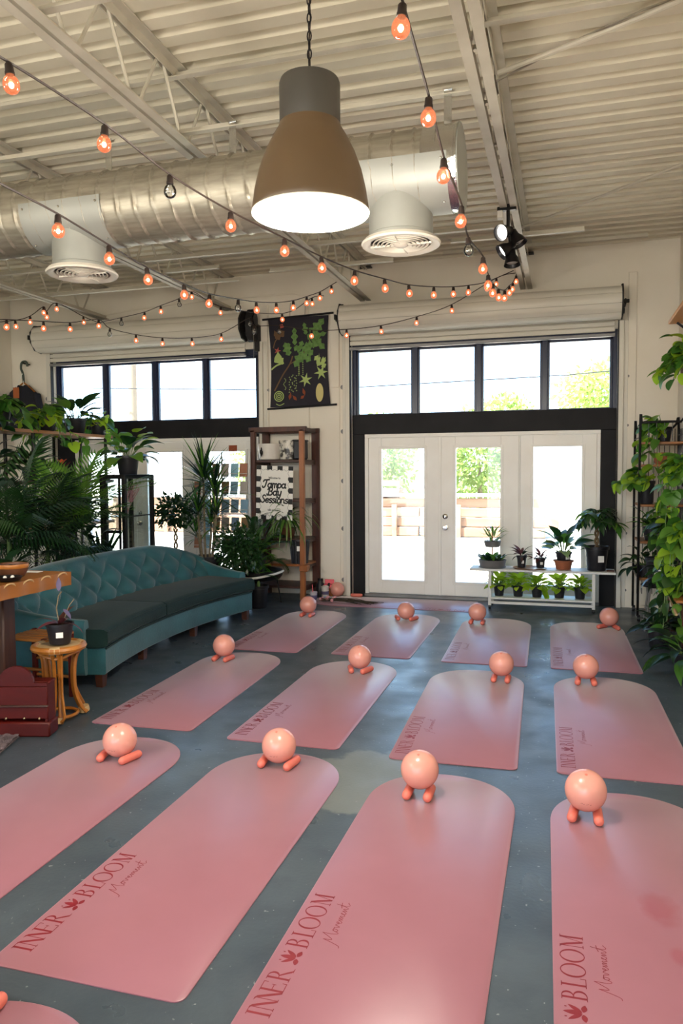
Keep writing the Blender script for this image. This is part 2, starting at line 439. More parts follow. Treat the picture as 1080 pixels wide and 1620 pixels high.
# ---------------------------------------------------------------- storefront infill of the two openings
YI = YW+.05
trim_no, door_no = 5, 1
def bar(b, x0, x1, z0, z1, t=.07, yc=YI+.035, ch=.004): b.box(((x0+x1)/2, yc, (z0+z1)/2), (x1-x0, t, z1-z0), ch)
for wi, (o, od) in enumerate(((0.0, 0.0), (-4.35, -4.22))):
    x0, x1 = -2.57+o, .55+o
    # transom lights
    fr = MB(); bar(fr, x0, x1, 3.085, 3.16); bar(fr, x0, x0+.05, 2.27, 3.09); bar(fr, x1-.05, x1, 2.27, 3.09)
    wn_ = struct('window_%d' % (wi+1), fr, 'frame_bloom_blue', smooth=False)
    xs = [x0+.05, x0+.795, x0+1.565, x0+2.325, x1-.05]
    for i in range(4):
        a, b = xs[i], xs[i+1]
        ob('pane', MB().box(((a+b)/2, YI+.05, 2.68), (b-a, .008, .82)), 'pane', wn_, smooth=False)
        sash = MB(); bar(sash, a+(.03 if i else 0), a+(.055 if i else .03), 2.275, 3.09, .05); bar(sash, b-(.055 if i < 3 else .03), b-(.03 if i < 3 else 0), 2.275, 3.09, .05); bar(sash, a, b, 3.05, 3.086, .05); bar(sash, a, b, 2.272, 2.285, .05)
        ob('sash', sash, 'frame_bloom_blue', wn_, smooth=False)
        if i < 3:
            mu = MB(); bar(mu, b-.032, b+.032, 2.27, 3.09, .085)
            ob('mullion', mu, 'frame_bloom_blue', wn_, smooth=False)
    # black timber beam and posts
    bm_ = MB(); bar(bm_, x0, x1, 2.03, 2.272, .11, YI+.045); struct('trim_%d' % trim_no, bm_, 'black_paint', smooth=False); trim_no += 1
    dl, dr = -2.413+od, .381+od
    for a, b in ((x0, dl), (dr, x1)):
        if b-a > .02:
            pm = MB(); bar(pm, a, b, 0, 2.03, .11, YI+.045); struct('trim_%d' % trim_no, pm, 'black_paint', smooth=False); trim_no += 1
    # white door frame
    cs = MB(); bar(cs, dl, dr, 1.985, 2.03, .12, YI+.05); bar(cs, dl, dl+.045, 0, 1.985, .12, YI+.05); bar(cs, dr-.04, dr, 0, 1.985, .12, YI+.05); bar(cs, -.530+od, -.515+od, 0, 1.985, .1, YI+.05)
    struct('trim_%d' % trim_no, cs, 'door_white', smooth=False); trim_no += 1
    th = MB(); bar(th, dl, dr, 0, .035, .16, YI+.03); struct('trim_%d' % trim_no, th, 'zinc', smooth=False); trim_no += 1
    for j, (a, b, ga, gb) in enumerate(((-2.367, -1.465, -2.205, -1.66), (-1.455, -.532, -1.283, -.742), (-.513, .340, -.37, .182))):
        a += od; b += od; ga += od; gb += od
        f = MB(); bar(f, a, ga, .04, 1.983, .045); bar(f, gb, b, .04, 1.983, .045); bar(f, ga, gb, 1.85, 1.983, .045); bar(f, ga, gb, .04, .205, .045)
        dd = struct('door_%d' % door_no, f, 'door_white', smooth=False); door_no += 1
        bd = MB()
        for (p, q, r_, s_) in ((ga-.03, ga+.005, .18, 1.875), (gb-.005, gb+.03, .18, 1.875), (ga, gb, 1.845, 1.875), (ga, gb, .18, .21)): bar(bd, p, q, r_, s_, .064)
        ob('glazing_bead', bd, 'door_white', dd, smooth=False)
        ob('pane', MB().box(((ga+gb)/2, YI+.04, 1.027), (gb-ga, .01, 1.645)), 'pane', dd, smooth=False)
        if j == 1:
            lx = a+.05
            ob('door_knob', MB().lathe([(.034, 0), (.034, .006), (.014, .010), (.012, .035), (.026, .045), (.030, .06), (.022, .072), (.0, .074)], 16, axis='Y'), 'chrome', dd, loc=(lx, YI+.012, .875), rot=(PI, 0, 0))
            ob('deadbolt', MB().lathe([(.032, 0), (.032, .012), (.02, .02), (.0, .021)], 16, axis='Y').box((0, .03, 0), (.008, .02, .03)), 'chrome', dd, loc=(lx, YI+.012, 1.014), rot=(PI, 0, 0))
        if j == 0:
            ob('astragal', MB().box((b-.005, YI+.006, 1.01), (.035, .014, 1.94), .003), 'door_white', dd, smooth=False)

# ---------------------------------------------------------------- roller shutters rolled up above the openings
def roller_shutter(x0, x1, label, chain_side=None):
    t = thing('roller_shutter', label, 'shutter', ((x0+x1)/2, 8.915, 3.415)); L_ = x1-x0
    R_ = .185; a0 = math.radians(128); na = 7; da = math.radians(236)/na
    for i in range(na):                                    # coiled curtain, slat by slat
        a = a0+da*i + .012; b = a0+da*(i+1)-.012
        pf = [(-sin(q)*0+R_*cos(q), R_*sin(q)) for q in [a+(b-a)*s/3 for s in range(4)]]
        pf = [(p[0]*(1.0+(.035 if 0 < s < 3 else 0)), p[1]*(1.0+(.035 if 0 < s < 3 else 0))) for s, p in enumerate(pf)]
        inn = [(p[0]*.93, p[1]*.93) for p in reversed(pf)]
        ob('slat', MB().prism(pf+inn, -L_/2, L_/2, lambda y, z, h: (h, y, z)), 'shutter_white', t, ang=25)
    for i in range(3):                                     # last slats hanging into the tracks
        ob('slat', MB().box((0, .15, -.155-.058*i), (L_-.1, .018, .052), .006), 'shutter_white', t, smooth=False)
    ob('bottom_bar', MB().box((0, .15, -.335), (L_-.1, .05, .035), .004), 'zinc', t, smooth=False)
    ob('drum', MB().lathe([(.15, -L_/2+.02), (.15, L_/2-.02)], 18, axis='X'), 'galv', t)
    for s in (-1, 1):
        wv = [((.188+.008*(-1)**i)*cos(2*PI*i/18), (.188+.008*(-1)**i)*sin(2*PI*i/18)) for i in range(18)]
        bk = ob('end_bracket', MB().prism(wv, 0, .018, lambda y, z, h: (s*(L_/2+h), y, z)), 'bracket_dark', t)
        ob('axle', MB().lathe([(.02, 0), (.02, .07)], 10, axis='X').box((.03, .09, 0), (.02, .18, .06)), 'bracket_dark', t, loc=(s*(L_/2+.015), 0, 0), rot=(0, 0, 0 if s > 0 else PI))
    if chain_side is None:
        ob('lock_ring', MB().tube([(L_/2+.03, .0+.03*cos(q), -.10+.03*sin(q)) for q in [i*PI/6 for i in range(12)]], .007, 6, closed=True), 'bracket_dark', t)
    return t
roller_shutter(-2.62, .565, 'white rolled-up shutter coil above the french doors with potted plants')
roller_shutter(-6.98, -3.92, 'white rolled-up shutter coil above the window behind the sofa')
# chain hoist at the end of the sofa-side shutter
t = thing('chain_hoist', 'black chain hoist gear at the end of the shutter coil beside the plant poster', 'hoist', (-3.83, 8.95, 3.42))
ob('gear_cover', MB().prism([(x*.085, z*.205) for x, z in arc((0, 0), 1, 0, 2*PI, 18)[:-1]], -.05, .05, lambda x, z, h: (h*.8, x*1.35, z)), 'bracket_dark', t)
ob('sprocket', MB().lathe([(.075, -.012), (.085, 0), (.075, .012)], 16, axis='X'), 'black_metal', t, loc=(.052, -.02, .07))
ob('sprocket', MB().lathe([(.05, -.012), (.058, 0), (.05, .012)], 14, axis='X'), 'black_metal', t, loc=(.052, -.02, -.07))
ob('mount', MB().box((.03, .12, -.14), (.06, .10, .34), .006), 'bracket_dark', t)
ch = MB()
for i in range(26): ch.tube([(.055+.004*cos(q)*(1 if i % 2 else .3), -.075+.004*cos(q)*(0 if i % 2 else 1), -.08-.034*i*.5+.012*sin(q)) for q in [j*PI/3 for j in range(6)]], .002, 4, closed=True)
ob('hand_chain', ch, 'zinc', t, kind='stuff')

# ---------------------------------------------------------------- roof joists: twin-angle chords and zigzag rods
JX = (('first', -.455), ('second', -2.375), ('third', -4.20), ('fourth', -6.06))
JL = {-.455: 'open web steel joist carrying the black spotlights', -2.375: 'open web steel joist ending above the plant poster',
      -4.20: 'open web steel joist ending over the sofa-side shutter', -6.06: 'open web steel joist nearest the wall with the hanging jacket'}
for _, x in JX:
    t = thing('roof_joist', JL[x], 'joist', (x, 0, 3.66), group='open web roof joists')
    y0, y1 = YB, YW-.02; L_ = y1-y0; yc = (y0+y1)/2
    tp = MB(); bt = MB()
    for s in (-1, 1):
        tp.box((s*.042, yc, .432), (.06, L_, .008)).box((s*.016, yc, .402), (.008, L_, .055))
        bt.box((s*.040, yc, .004), (.056, L_, .008)).box((s*.016, yc, .030), (.008, L_, .05))
    ob('top_chord', tp, 'steel_paint', t, smooth=False)
    ob('bottom_chord', bt, 'steel_paint', t, smooth=False)
    rod = None; rod2 = None; yy = 2.165
    me1 = MB().tube([(0, .03, .015), (0, .27, .42)], .011, 6).mesh('web_rod'); me2 = MB().tube([(0, -.03, .015), (0, -.27, .42)], .011, 6).mesh('web_rod')
    while yy < 9.0:
        link('web_rod', me1, 'steel_paint', t, (0, yy, 0)); link('web_rod', me2, 'steel_paint', t, (0, yy, 0)); yy += .582
    ob('bearing_plate', MB().box((0, YW-.045, .40), (.16, .09, .012)), 'bracket_dark', t, smooth=False)
# bridging angles running across the joists
def angle_bar(x0, x1, y, z, label):
    o = ob('bridging_bar', MB().box(((x0+x1)/2, y, z), (x1-x0, .045, .006)).box(((x0+x1)/2, y+.02, z+.02), (x1-x0, .006, .045)), 'steel_paint', smooth=False)
    tag(o, label, 'brace', 'bridging bars between the joists')
angle_bar(-2.40, -.43, 3.07, 3.700, 'painted steel bridging bar low on the joists above the pendant lamp chain')
angle_bar(-7.5, -.43, 4.40, 3.700, 'painted steel bridging bar from which the round duct hangs')
angle_bar(-7.5, 1.15, 4.34, 4.020, 'painted steel bridging bar close under the deck just above the duct')
angle_bar(-7.5, -.43, 6.87, 3.700, 'painted steel bridging bar below the deck beyond the duct')
angle_bar(-1.05, .14, 7.18, 3.700, 'short painted bridging bar passing behind the black spotlights')
angle_bar(-7.0, -3.50, 7.85, 3.700, 'painted steel bridging bar over the sofa-side shutter')
angle_bar(-4.16, -3.50, 7.32, 3.700, 'short painted bridging bar crossing the joist over the sofa')
angle_bar(-3.05, -1.70, 7.62, 3.700, 'painted bridging bar crossing in front of the wall above the poster')
angle_bar(-1.35, .80, 8.60, 4.000, 'painted bridging bar by the wall above the french doors')
# slanting sway braces beside the spotlight joist
o = ob('sway_brace', MB().tube([(-.42, 4.84, 4.0), (.20, 4.60, 4.02), (.39, 4.53, 4.03), (1.15, 4.15, 4.05)], .016, 8), 'steel_paint'); tag(o, 'thin painted sway brace slanting up beside the joist, wrapped with cable', 'brace')
o = ob('sway_brace', MB().tube([(-.46, 7.86, 3.98), (1.1, 6.55, 4.03)], .013, 8), 'steel_paint'); tag(o, 'thin painted sway brace slanting from the spotlight joist to the plant rack side', 'brace')
o = ob('flexible_conduit', MB().tube(smooth_path([(-.43, 4.86, 3.965), (-.3, 4.82, 3.99), (.05, 4.66, 4.03), (.30, 4.52, 4.03), (.46, 4.50, 4.06), (1.1, 4.32, 4.07)], 5), .008, 6), 'galv'); tag(o, 'bright flexible metal conduit strapped along a sway brace', 'conduit')
o = ob('flexible_conduit', MB().tube(smooth_path([(-.425, 4.9, 3.9), (-.41, 5.3, 3.72), (-.415, 5.8, 3.75), (-.42, 6.2, 3.70)], 5), .009, 6), 'steel_paint'); tag(o, 'pale cable drooping along the joist above the spotlights', 'conduit')
o = ob('wall_conduit', MB().tube(smooth_path([(-6.9, YW-.02, 3.63), (-5.4, YW-.02, 3.78), (-3.6, YW-.02, 3.82), (-3.25, YW-.02, 3.80), (-3.15, YW-.02, 3.72), (-3.15, YW-.02, 3.56)], 5), .011, 6), 'wall_paint'); tag(o, 'painted cable running along the wall above the poster', 'conduit')

# ---------------------------------------------------------------- spiral duct with two round diffusers
DY, DZ, DR = 4.40, 3.285, .232
t = thing('spiral_duct', 'large galvanised spiral air duct with two round white diffusers hanging under the roof', 'duct', (0, DY, DZ))
NS = 22; X1, X0 = -.70, XL+.02
def ductf(u, v):
    q = 2*PI*u; x = lerp(X0, X1, v)
    ph = ((x-q/(2*PI)*.11*1.0)/.125) % 1.0
    rr = DR + (.009 if ph < .10 else (-.004 if ph < .17 else 0.0))
    return (x, rr*cos(q), rr*sin(q))
db = MB(); db.grid(ductf, 36, 560, cu=True)
ob('duct_shell', db, 'galv', t, ang=60)
ob('end_collar', MB().lathe([(DR+.004, -.78), (DR+.004, -.60), (DR+.012, -.597), (DR+.012, -.585), (DR-.004, -.583), (.0, -.585)], 36, axis='X'), 'foil_tape', t)
ob('end_cap', MB().lathe([(DR+.006, -.585), (DR+.006, -.578), (0, -.574)], 36, axis='X', cap=False), 'galv_matte', t)
def diffuser(x):
    sd = MB().grid(lambda u, v: (x+lerp(-.30, .30, u), (DR+.007)*cos(lerp(PI*.98, 2*PI*1.01, v)), (DR+.007)*sin(lerp(PI*.98, 2*PI*1.01, v))), 4, 24)
    s_ = ob('saddle', sd, 'galv_matte', t)
    for a, b in ((-.27, PI*1.03), (.27, PI*1.03), (0, PI*1.04), (-.27, PI*1.35), (.27, PI*1.35)):
        ob('screw', MB().sphere((x+a, (DR+.009)*cos(b), (DR+.009)*sin(b)), .008, 6, 4), 'chrome', s_)
    ob('drop_collar', MB().lathe([(.186, 0), (.186, -.325), (.192, -.33), (.192, -.355), (.186, -.36)], 32, (x, 0, -.02), cap=False), 'galv_matte', t)
    df = ob('diffuser', MB().lathe([(.188, -.368), (.215, -.372), (.232, -.392), (.226, -.402), (.205, -.404), (.178, -.392), (.176, -.37)], 40, (x, 0, 0), cap=False), 'vent_white', t)
    for i, r in enumerate((.160, .136, .112, .088, .064)):
        z = -.394 - .002*i
        ob('louvre_ring', MB().lathe([(r-.004, z+.016), (r+.005, z), (r+.001, z-.003), (r-.008, z+.013)], 36, (x, 0, 0), cap=False), 'vent_white', df)
    ob('hub', MB().lathe([(0, -.41), (.03, -.408), (.044, -.398), (.03, -.385)], 20, (x, 0, 0), cap=False), 'vent_white', df)
    ob('spokes', MB().box((x, 0, -.396), (.36, .006, .012)).box((x, 0, -.396), (.006, .36, .012)), 'vent_white', df)
    ob('throat', MB().lathe([(.18, -.372), (0, -.366)], 30, (x, 0, 0), cap=False), 'vent_dark', df)
diffuser(-.935); diffuser(-3.095)
for x in (-.66, -1.99, -2.87, -4.2, -5.6):
    ob('hanger_strap', MB().box((x, -.01, DR+.10), (.045, .003, .24)).box((x, -.01, DR+.21), (.055, .02, .006)), 'foil_tape', t, smooth=False)
# ================================================================ exercise mats with printed lettering
def ribbon(b, pts, w, h0=0.0, h1=.0004, fn=None, caps=False):
    """flat band of width w along a polyline"""
    n = len(pts); L_ = []; R_ = []
    for i in range(n):
        a = pts[max(i-1, 0)]; c = pts[min(i+1, n-1)]; dx, dy = c[0]-a[0], c[1]-a[1]; l = math.hypot(dx, dy) or 1
        ww = w[i] if isinstance(w, (list, tuple)) else w
        nx, ny = -dy/l*ww/2, dx/l*ww/2
        L_.append((pts[i][0]+nx, pts[i][1]+ny)); R_.append((pts[i][0]-nx, pts[i][1]-ny))
    fn = fn or (lambda x, y, h: (x, y, h))
    for i in range(n-1):
        b.add([fn(*p, h1) for p in (L_[i], L_[i+1], R_[i+1], R_[i])], [(0, 1, 2, 3)])
    if caps:
        for i in (0, n-1):
            ww = w[i] if isinstance(w, (list, tuple)) else w
            b.add([fn(pts[i][0]+ww/2*cos(2*PI*k/10), pts[i][1]+ww/2*sin(2*PI*k/10), h1) for k in range(10)], [tuple(range(10))])
    return b
def poly(b, pts, fn, h=.0004): b.add([fn(x, y, h) for x, y in pts], [tuple(range(len(pts)))])
def serif_word():
    q = []
    def rect(a, b, c, d): q.append([(a, c), (b, c), (b, d), (a, d)])
    def stem(u, w=.115, s=.085, top=True, bot=True):
        rect(u-w/2, u+w/2, 0, 1)
        if bot: rect(u-w/2-s, u+w/2+s, 0, .035)
        if top: rect(u-w/2-s, u+w/2+s, .965, 1)
    def ring(cu, cv, ru, rv, tk, tn, a0=0, a1=2*PI, n=28):
        for i in range(n):
            p, r = a0+(a1-a0)*i/n, a0+(a1-a0)*(i+1)/n
            q.append([(cu+ru*cos(p), cv+rv*sin(p)), (cu+ru*cos(r), cv+rv*sin(r)), (cu+(ru-tk)*cos(r), cv+(rv-tn)*sin(r)), (cu+(ru-tk)*cos(p), cv+(rv-tn)*sin(p))])
    def band(pts, w):
        for i in range(len(pts)-1):
            (x0, y0), (x1, y1) = pts[i], pts[i+1]; w0, w1 = w[i], w[i+1]
            q.append([(x0-w0/2, y0), (x1-w1/2, y1), (x1+w1/2, y1), (x0+w0/2, y0)])
    stem(.16)                                                      # I
    for u in (.46, .98): rect(u-.02, u+.02, 0, 1); rect(u-.09, u+.09, 0, .035)
    band([(.36, 1), (.50, .93), (.74, .45), (.92, .05), (.99, 0)], [.16, .14, .15, .12, .03])      # N
    band([(.88, 1), (1.02, .93), (1.24, .45), (1.42, .05), (1.49, 0)], [.16, .14, .15, .12, .03])  # N joined to E
    stem(1.52); rect(1.5, 1.98, .965, 1); rect(1.5, 2.0, 0, .035); rect(1.55, 1.86, .49, .525)
    rect(1.95, 1.985, .80, 1); rect(1.97, 2.005, 0, .2); rect(1.84, 1.87, .42, .60)                 # E
    stem(2.26); ring(2.34, .745, .30, .255, .115, .035, -PI/2, PI/2, 14); rect(2.28, 2.36, .965, 1); rect(2.28, 2.36, .49, .525)
    band([(2.44, .51), (2.62, .28), (2.78, .05), (2.95, 0)], [.10, .13, .13, .06]); rect(2.72, 2.98, 0, .03)   # R
    stem(4.52); ring(4.62, .765, .27, .235, .11, .035, -PI/2, PI/2, 14); rect(4.52, 4.64, .965, 1); rect(4.52, 4.66, .51, .545)
    ring(4.64, .275, .34, .275, .12, .035, -PI/2, PI/2, 14); rect(4.52, 4.66, 0, .035)             # B
    stem(5.30); rect(5.3, 5.72, 0, .035); rect(5.70, 5.735, 0, .24)                                 # L
    ring(6.22, .5, .46, .52, .115, .04); ring(7.20, .5, .46, .52, .115, .04)                        # O O
    rect(7.86, 7.90, 0, 1); rect(7.78, 7.98, 0, .035); rect(7.76, 7.9, .965, 1)
    band([(7.88, 1), (8.02, .7), (8.24, .02)], [.14, .15, .13]); band([(8.24, .02), (8.52, 1)], [.035, .035])
    rect(8.47, 8.585, 0, 1); rect(8.40, 8.66, 0, .035); rect(8.5, 8.68, .965, 1)                    # M
    return q
def lotus():
    def petal(c, ang, l, w, n=9):
        a = [(w*sin(PI*i/n)**.8*(1-.25*i/n), l*i/n) for i in range(n+1)]
        p = a + [(-x, y) for x, y in reversed(a[1:-1])]
        return [(c[0]+x*cos(ang)-y*sin(ang), c[1]+x*sin(ang)+y*cos(ang)) for x, y in p]
    c = (3.68, .24)
    return [petal(c, 0, .72, .15), petal((c[0]-.04, c[1]), .62, .66, .11), petal((c[0]+.04, c[1]), -.62, .66, .11),
            petal((c[0]-.06, c[1]-.04), 1.75, .42, .13), petal((c[0]+.06, c[1]-.04), -1.75, .42, .13),
            petal((c[0]-.27, .80), .1, .12, .04), petal((c[0]+.27, .80), -.1, .12, .04)]
H_ = .075
word_map = lambda u, v, h: (-.247-H_*v, .08+H_*u, h)
SCRIPT = [(0, -1.5), (.5, -1.35), (1.0, -.4), (1.75, 1.6), (1.85, 1.9), (1.9, .7), (2.2, .45), (3.4, 2.3), (3.55, 2.5), (3.5, 1.0), (3.7, -.1), (4.0, -.15), (4.25, .3),
          (4.5, .95), (4.85, 1.0), (4.95, .45), (4.6, .05), (4.3, .4), (4.6, .95), (5.2, .95), (5.45, .9), (5.65, .1), (5.9, .3), (6.1, .95), (6.4, .85), (6.7, .45), (7.1, .75), (7.05, 1.0), (6.8, .85), (6.8, .3), (7.1, .05), (7.5, .5),
          (7.7, .95), (7.85, .1), (8.1, .75), (8.35, .95), (8.4, .15), (8.7, .8), (8.95, .9), (9.0, .15), (9.3, .2), (9.6, .6), (9.85, .95), (9.8, 1.0), (9.55, .8), (9.6, .25), (9.95, .1), (10.3, .6),
          (10.5, .95), (10.6, .1), (10.9, .75), (11.2, .9), (11.25, .2), (11.6, .2), (12.0, 1.1), (12.35, 2.4), (12.45, 2.7), (12.25, 2.0), (12.15, .5), (12.5, .05), (13.0, .45), (13.3, .5)]
wb = MB(); [poly(wb, p, word_map, .0053) for p in serif_word() if p[0][0] < 3.6]
wb2 = MB(); [poly(wb2, p, word_map, .0053) for p in serif_word() if p[0][0] >= 3.6]
lb = MB(); [poly(lb, p, word_map, .0054) for p in lotus()]
sb = MB(); smap = lambda u, v, h: (-.176-.0185*v, .44+.0196*u, h)
ribbon(sb, [tuple(p) for p in [(x.x, x.y) for x in smooth_path([(a, b, 0) for a, b in SCRIPT], 3)]], .13, h1=.0053, fn=smap)
ribbon(sb, [(11.3, 1.35), (12.0, 1.6), (13.0, 1.75)], .13, h1=.0053, fn=smap)
ME_WORD = wb.mesh('lettering', False, fix=False); ME_WORD2 = wb2.mesh('lettering', False, fix=False); ME_LOTUS = lb.mesh('lotus_emblem', False, fix=False); ME_SCRIPT = sb.mesh('script_lettering', False, fix=False)
def mat_outline(inset=0.0):
    hw, L_ = .345-inset, 1.955-inset; p = []
    r = .035
    p += [(hw-r+r*cos(a), inset+r+r*sin(a)) for a in [-PI/2+PI/2*i/5 for i in range(6)]]
    ex = 2/2.15
    for i in range(37):
        a = PI*i/36; c, s = cos(a), sin(a)
        p.append((hw*math.copysign(abs(c)**ex, c), L_-.375+.375*abs(s)**ex))
    p += [(-hw+r+r*cos(a), inset+r+r*sin(a)) for a in [PI+PI/2*i/5 for i in range(6)]]
    return p
mb_ = MB(); o1, o2 = mat_outline(), mat_outline(.0025); n = len(o1)
mb_.add([(x, y, 0) for x, y in o1]+[(x, y, .0035) for x, y in o1]+[(x, y, .005) for x, y in o2],
        [tuple(range(n-1, -1, -1)), tuple(range(2*n, 3*n))]+[(i, (i+1) % n, n+(i+1) % n, n+i) for i in range(n)]+[(n+i, n+(i+1) % n, 2*n+(i+1) % n, 2*n+i) for i in range(n)])
ME_MAT = mb_.mesh('mat_body', True, 30)
ME_MAT2 = ME_MAT.copy()
def yoga_mat(x, y, deg, label, group='pink arched exercise mats', marked=False):
    t = thing('exercise_mat', label, 'mat', (x, y, .0005), math.radians(deg), group)
    link('mat_sheet', ME_MAT2 if marked else ME_MAT, 'mat_pink_marked' if marked else 'mat_pink', t)
    link('lettering', ME_WORD, 'mat_print', t, label='dark red serif lettering along the long edge')
    link('lettering', ME_WORD2, 'mat_print', t, label='dark red serif lettering beyond the emblem')
    link('lotus_emblem', ME_LOTUS, 'mat_print', t, label='dark red lotus emblem'); link('script_lettering', ME_SCRIPT, 'mat_print', t, label='thin dark red handwriting')
    return t
A_ = 'pink arched yoga mat'
yoga_mat(-2.325, 1.915, .6, A_+', front row, nearest the sofa side and cut by the frame')
yoga_mat(-1.415, 1.915, .4, A_+', front row, second from the sofa side, lettering fully readable')
yoga_mat(-.552, 1.85, .0, A_+', front row, between the second mat and the plant rack side mat')
yoga_mat(.335, 1.85, 1.5, A_+', front row, nearest the plant rack, with dark stains', marked=True)
yoga_mat(-2.505, 4.03, 2.2, A_+', middle row, beside the middle of the teal sofa')
yoga_mat(-1.56, 3.985, .7, A_+', middle row, second from the sofa')
yoga_mat(-.572, 3.955, 1.7, A_+', middle row, third from the sofa, facing the door knobs')
yoga_mat(.315, 3.99, 1.4, A_+', middle row, nearest the plant rack')
yoga_mat(-2.56, 6.07, 1.2, A_+', far row, beside the far end of the teal sofa')
yoga_mat(-1.58, 6.12, .2, A_+', far row, second from the sofa')
yoga_mat(-.625, 6.11, 1.3, A_+', far row, in front of the end of the white plant bench')
yoga_mat(.245, 6.13, 1.2, A_+', far row, nearest the plant rack, in front of the bench')
yoga_mat(-.985, 8.70, 90, A_+' lying crosswise along the door threshold')
yoga_mat(-1.47, -.155, .0, A_+' of which only the rounded end shows at the lower frame corner')

# ================================================================ balls resting on pairs of soft bars
ME_BALL = MB().sphere((0, 0, 0), .0915, 40, 24).mesh('ball_skin')
ME_PLUG = MB().lathe([(.0065, 0), (.0065, .0012), (.004, .002), (0, .002)], 10).mesh('plug')
cap_ = [(0, -.078)] + [(.022*cos(a), -.056+.022*sin(a)) for a in [-PI/2+PI/2*i/5 for i in range(1, 6)]] + [(.022, .056)] + [(.022*cos(a), .056+.022*sin(a)) for a in [PI/2*i/5 for i in range(1, 5)]] + [(0, .078)]
ME_BARW = MB().lathe(cap_, 14, axis='Y', cap=False).mesh('hand_weight')
ME_MARK = None
def surf_mark(seed):
    rr = random.Random(seed); b = MB(); lo = -.30
    pts = []
    for i in range(9): pts.append((-.26+.065*i, lo+rr.uniform(-.035, .035)-.02*i*.3))
    f = lambda u, v, h: (.0918*cos(v)*sin(u), -.0918*cos(v)*cos(u), .0918*sin(v))
    ribbon(b, pts[:4], .016, fn=f); ribbon(b, pts[4:7], .016, fn=f); ribbon(b, pts[7:], .02, fn=f)
    return b
def ball_on_bars(x, y, gap, where, tilt=0.0, mark=None, yb=0.0, spread=0.0, rzb=0.0):
    z = .0055 + .022 + math.sqrt((.0915+.022)**2-(gap/2)**2)
    t = thing('exercise_ball', 'salmon ball resting on two bars on the '+where, 'ball', (x, y, z), rzb, 'salmon exercise balls on the mats')
    link('ball_skin', ME_BALL, 'ball_salmon', t)
    link('plug', ME_PLUG, 'weight_salmon', t, (0, -.035, .0845), (.4, 0, 0))
    if mark: ob('printed_mark', surf_mark(mark), 'mat_print', t, fix=False, label='small dark printed scribble')
    for s, sd in ((-1, 'sofa side'), (1, 'plant side')):
        o = link('hand_weight', ME_BARW, 'weight_salmon', None, (x+s*gap/2*cos(tilt), y+yb+s*gap/2*sin(tilt), .0275), (0, 0, tilt+s*spread))
        tag(o, 'salmon bar under the ball, %s, on the %s' % (sd, where), 'hand weight', 'salmon bars under the balls')
ball_on_bars(-2.33, 3.55, .165, 'front mat nearest the sofa', mark=3, yb=-.03, spread=-.25)
ball_on_bars(-1.455, 3.70, .16, 'front mat with fully readable lettering', mark=4, yb=-.02, spread=-.12)
ball_on_bars(-.662, 3.53, .10, 'third front mat from the sofa', yb=-.02)
ball_on_bars(.10, 3.50, .105, 'stained front mat by the plant rack', mark=8, yb=-.02, spread=.08, tilt=-.05)
ball_on_bars(-2.72, 5.69, .115, 'middle-row mat beside the sofa', yb=-.03, spread=-.1)
ball_on_bars(-1.53, 5.63, .13, 'second middle-row mat from the sofa', yb=-.03, spread=-.35)
ball_on_bars(-.447, 5.67, .10, 'third middle-row mat from the sofa', yb=-.03)
ball_on_bars(.155, 5.76, .11, 'middle-row mat nearest the plant rack', yb=-.03, spread=.05)
ball_on_bars(-2.665, 7.68, .10, 'far-row mat by the sofa end', yb=-.03)
ball_on_bars(-1.598, 7.75, .175, 'second far-row mat from the sofa', yb=-.03, spread=-.4)
ball_on_bars(-.855, 7.75, .12, 'far-row mat facing the bench end', yb=-.03)
ball_on_bars(.425, 7.83, .13, 'far-row mat nearest the plant rack', yb=-.03, spread=.5, tilt=-.2)
ball_on_bars(-1.655, 1.70, .16, 'mat at the lower frame corner')
t = thing('exercise_ball', 'salmon inflatable ball standing on the floor by the wall beyond the crosswise mat', 'ball', (-2.735, 9.0, .093), 0, 'salmon exercise balls on the mats')
link('ball_skin', ME_BALL, 'ball_salmon', t); link('plug', ME_PLUG, 'weight_salmon', t, (0, -.035, .0845), (.4, 0, 0))
o = link('hand_weight', ME_BARW, 'weight_salmon', None, (-2.485, 9.005, .0275), (0, 0, PI/2)); tag(o, 'salmon rounded bar lying at the far edge of the crosswise mat', 'hand weight', 'salmon bars under the balls')
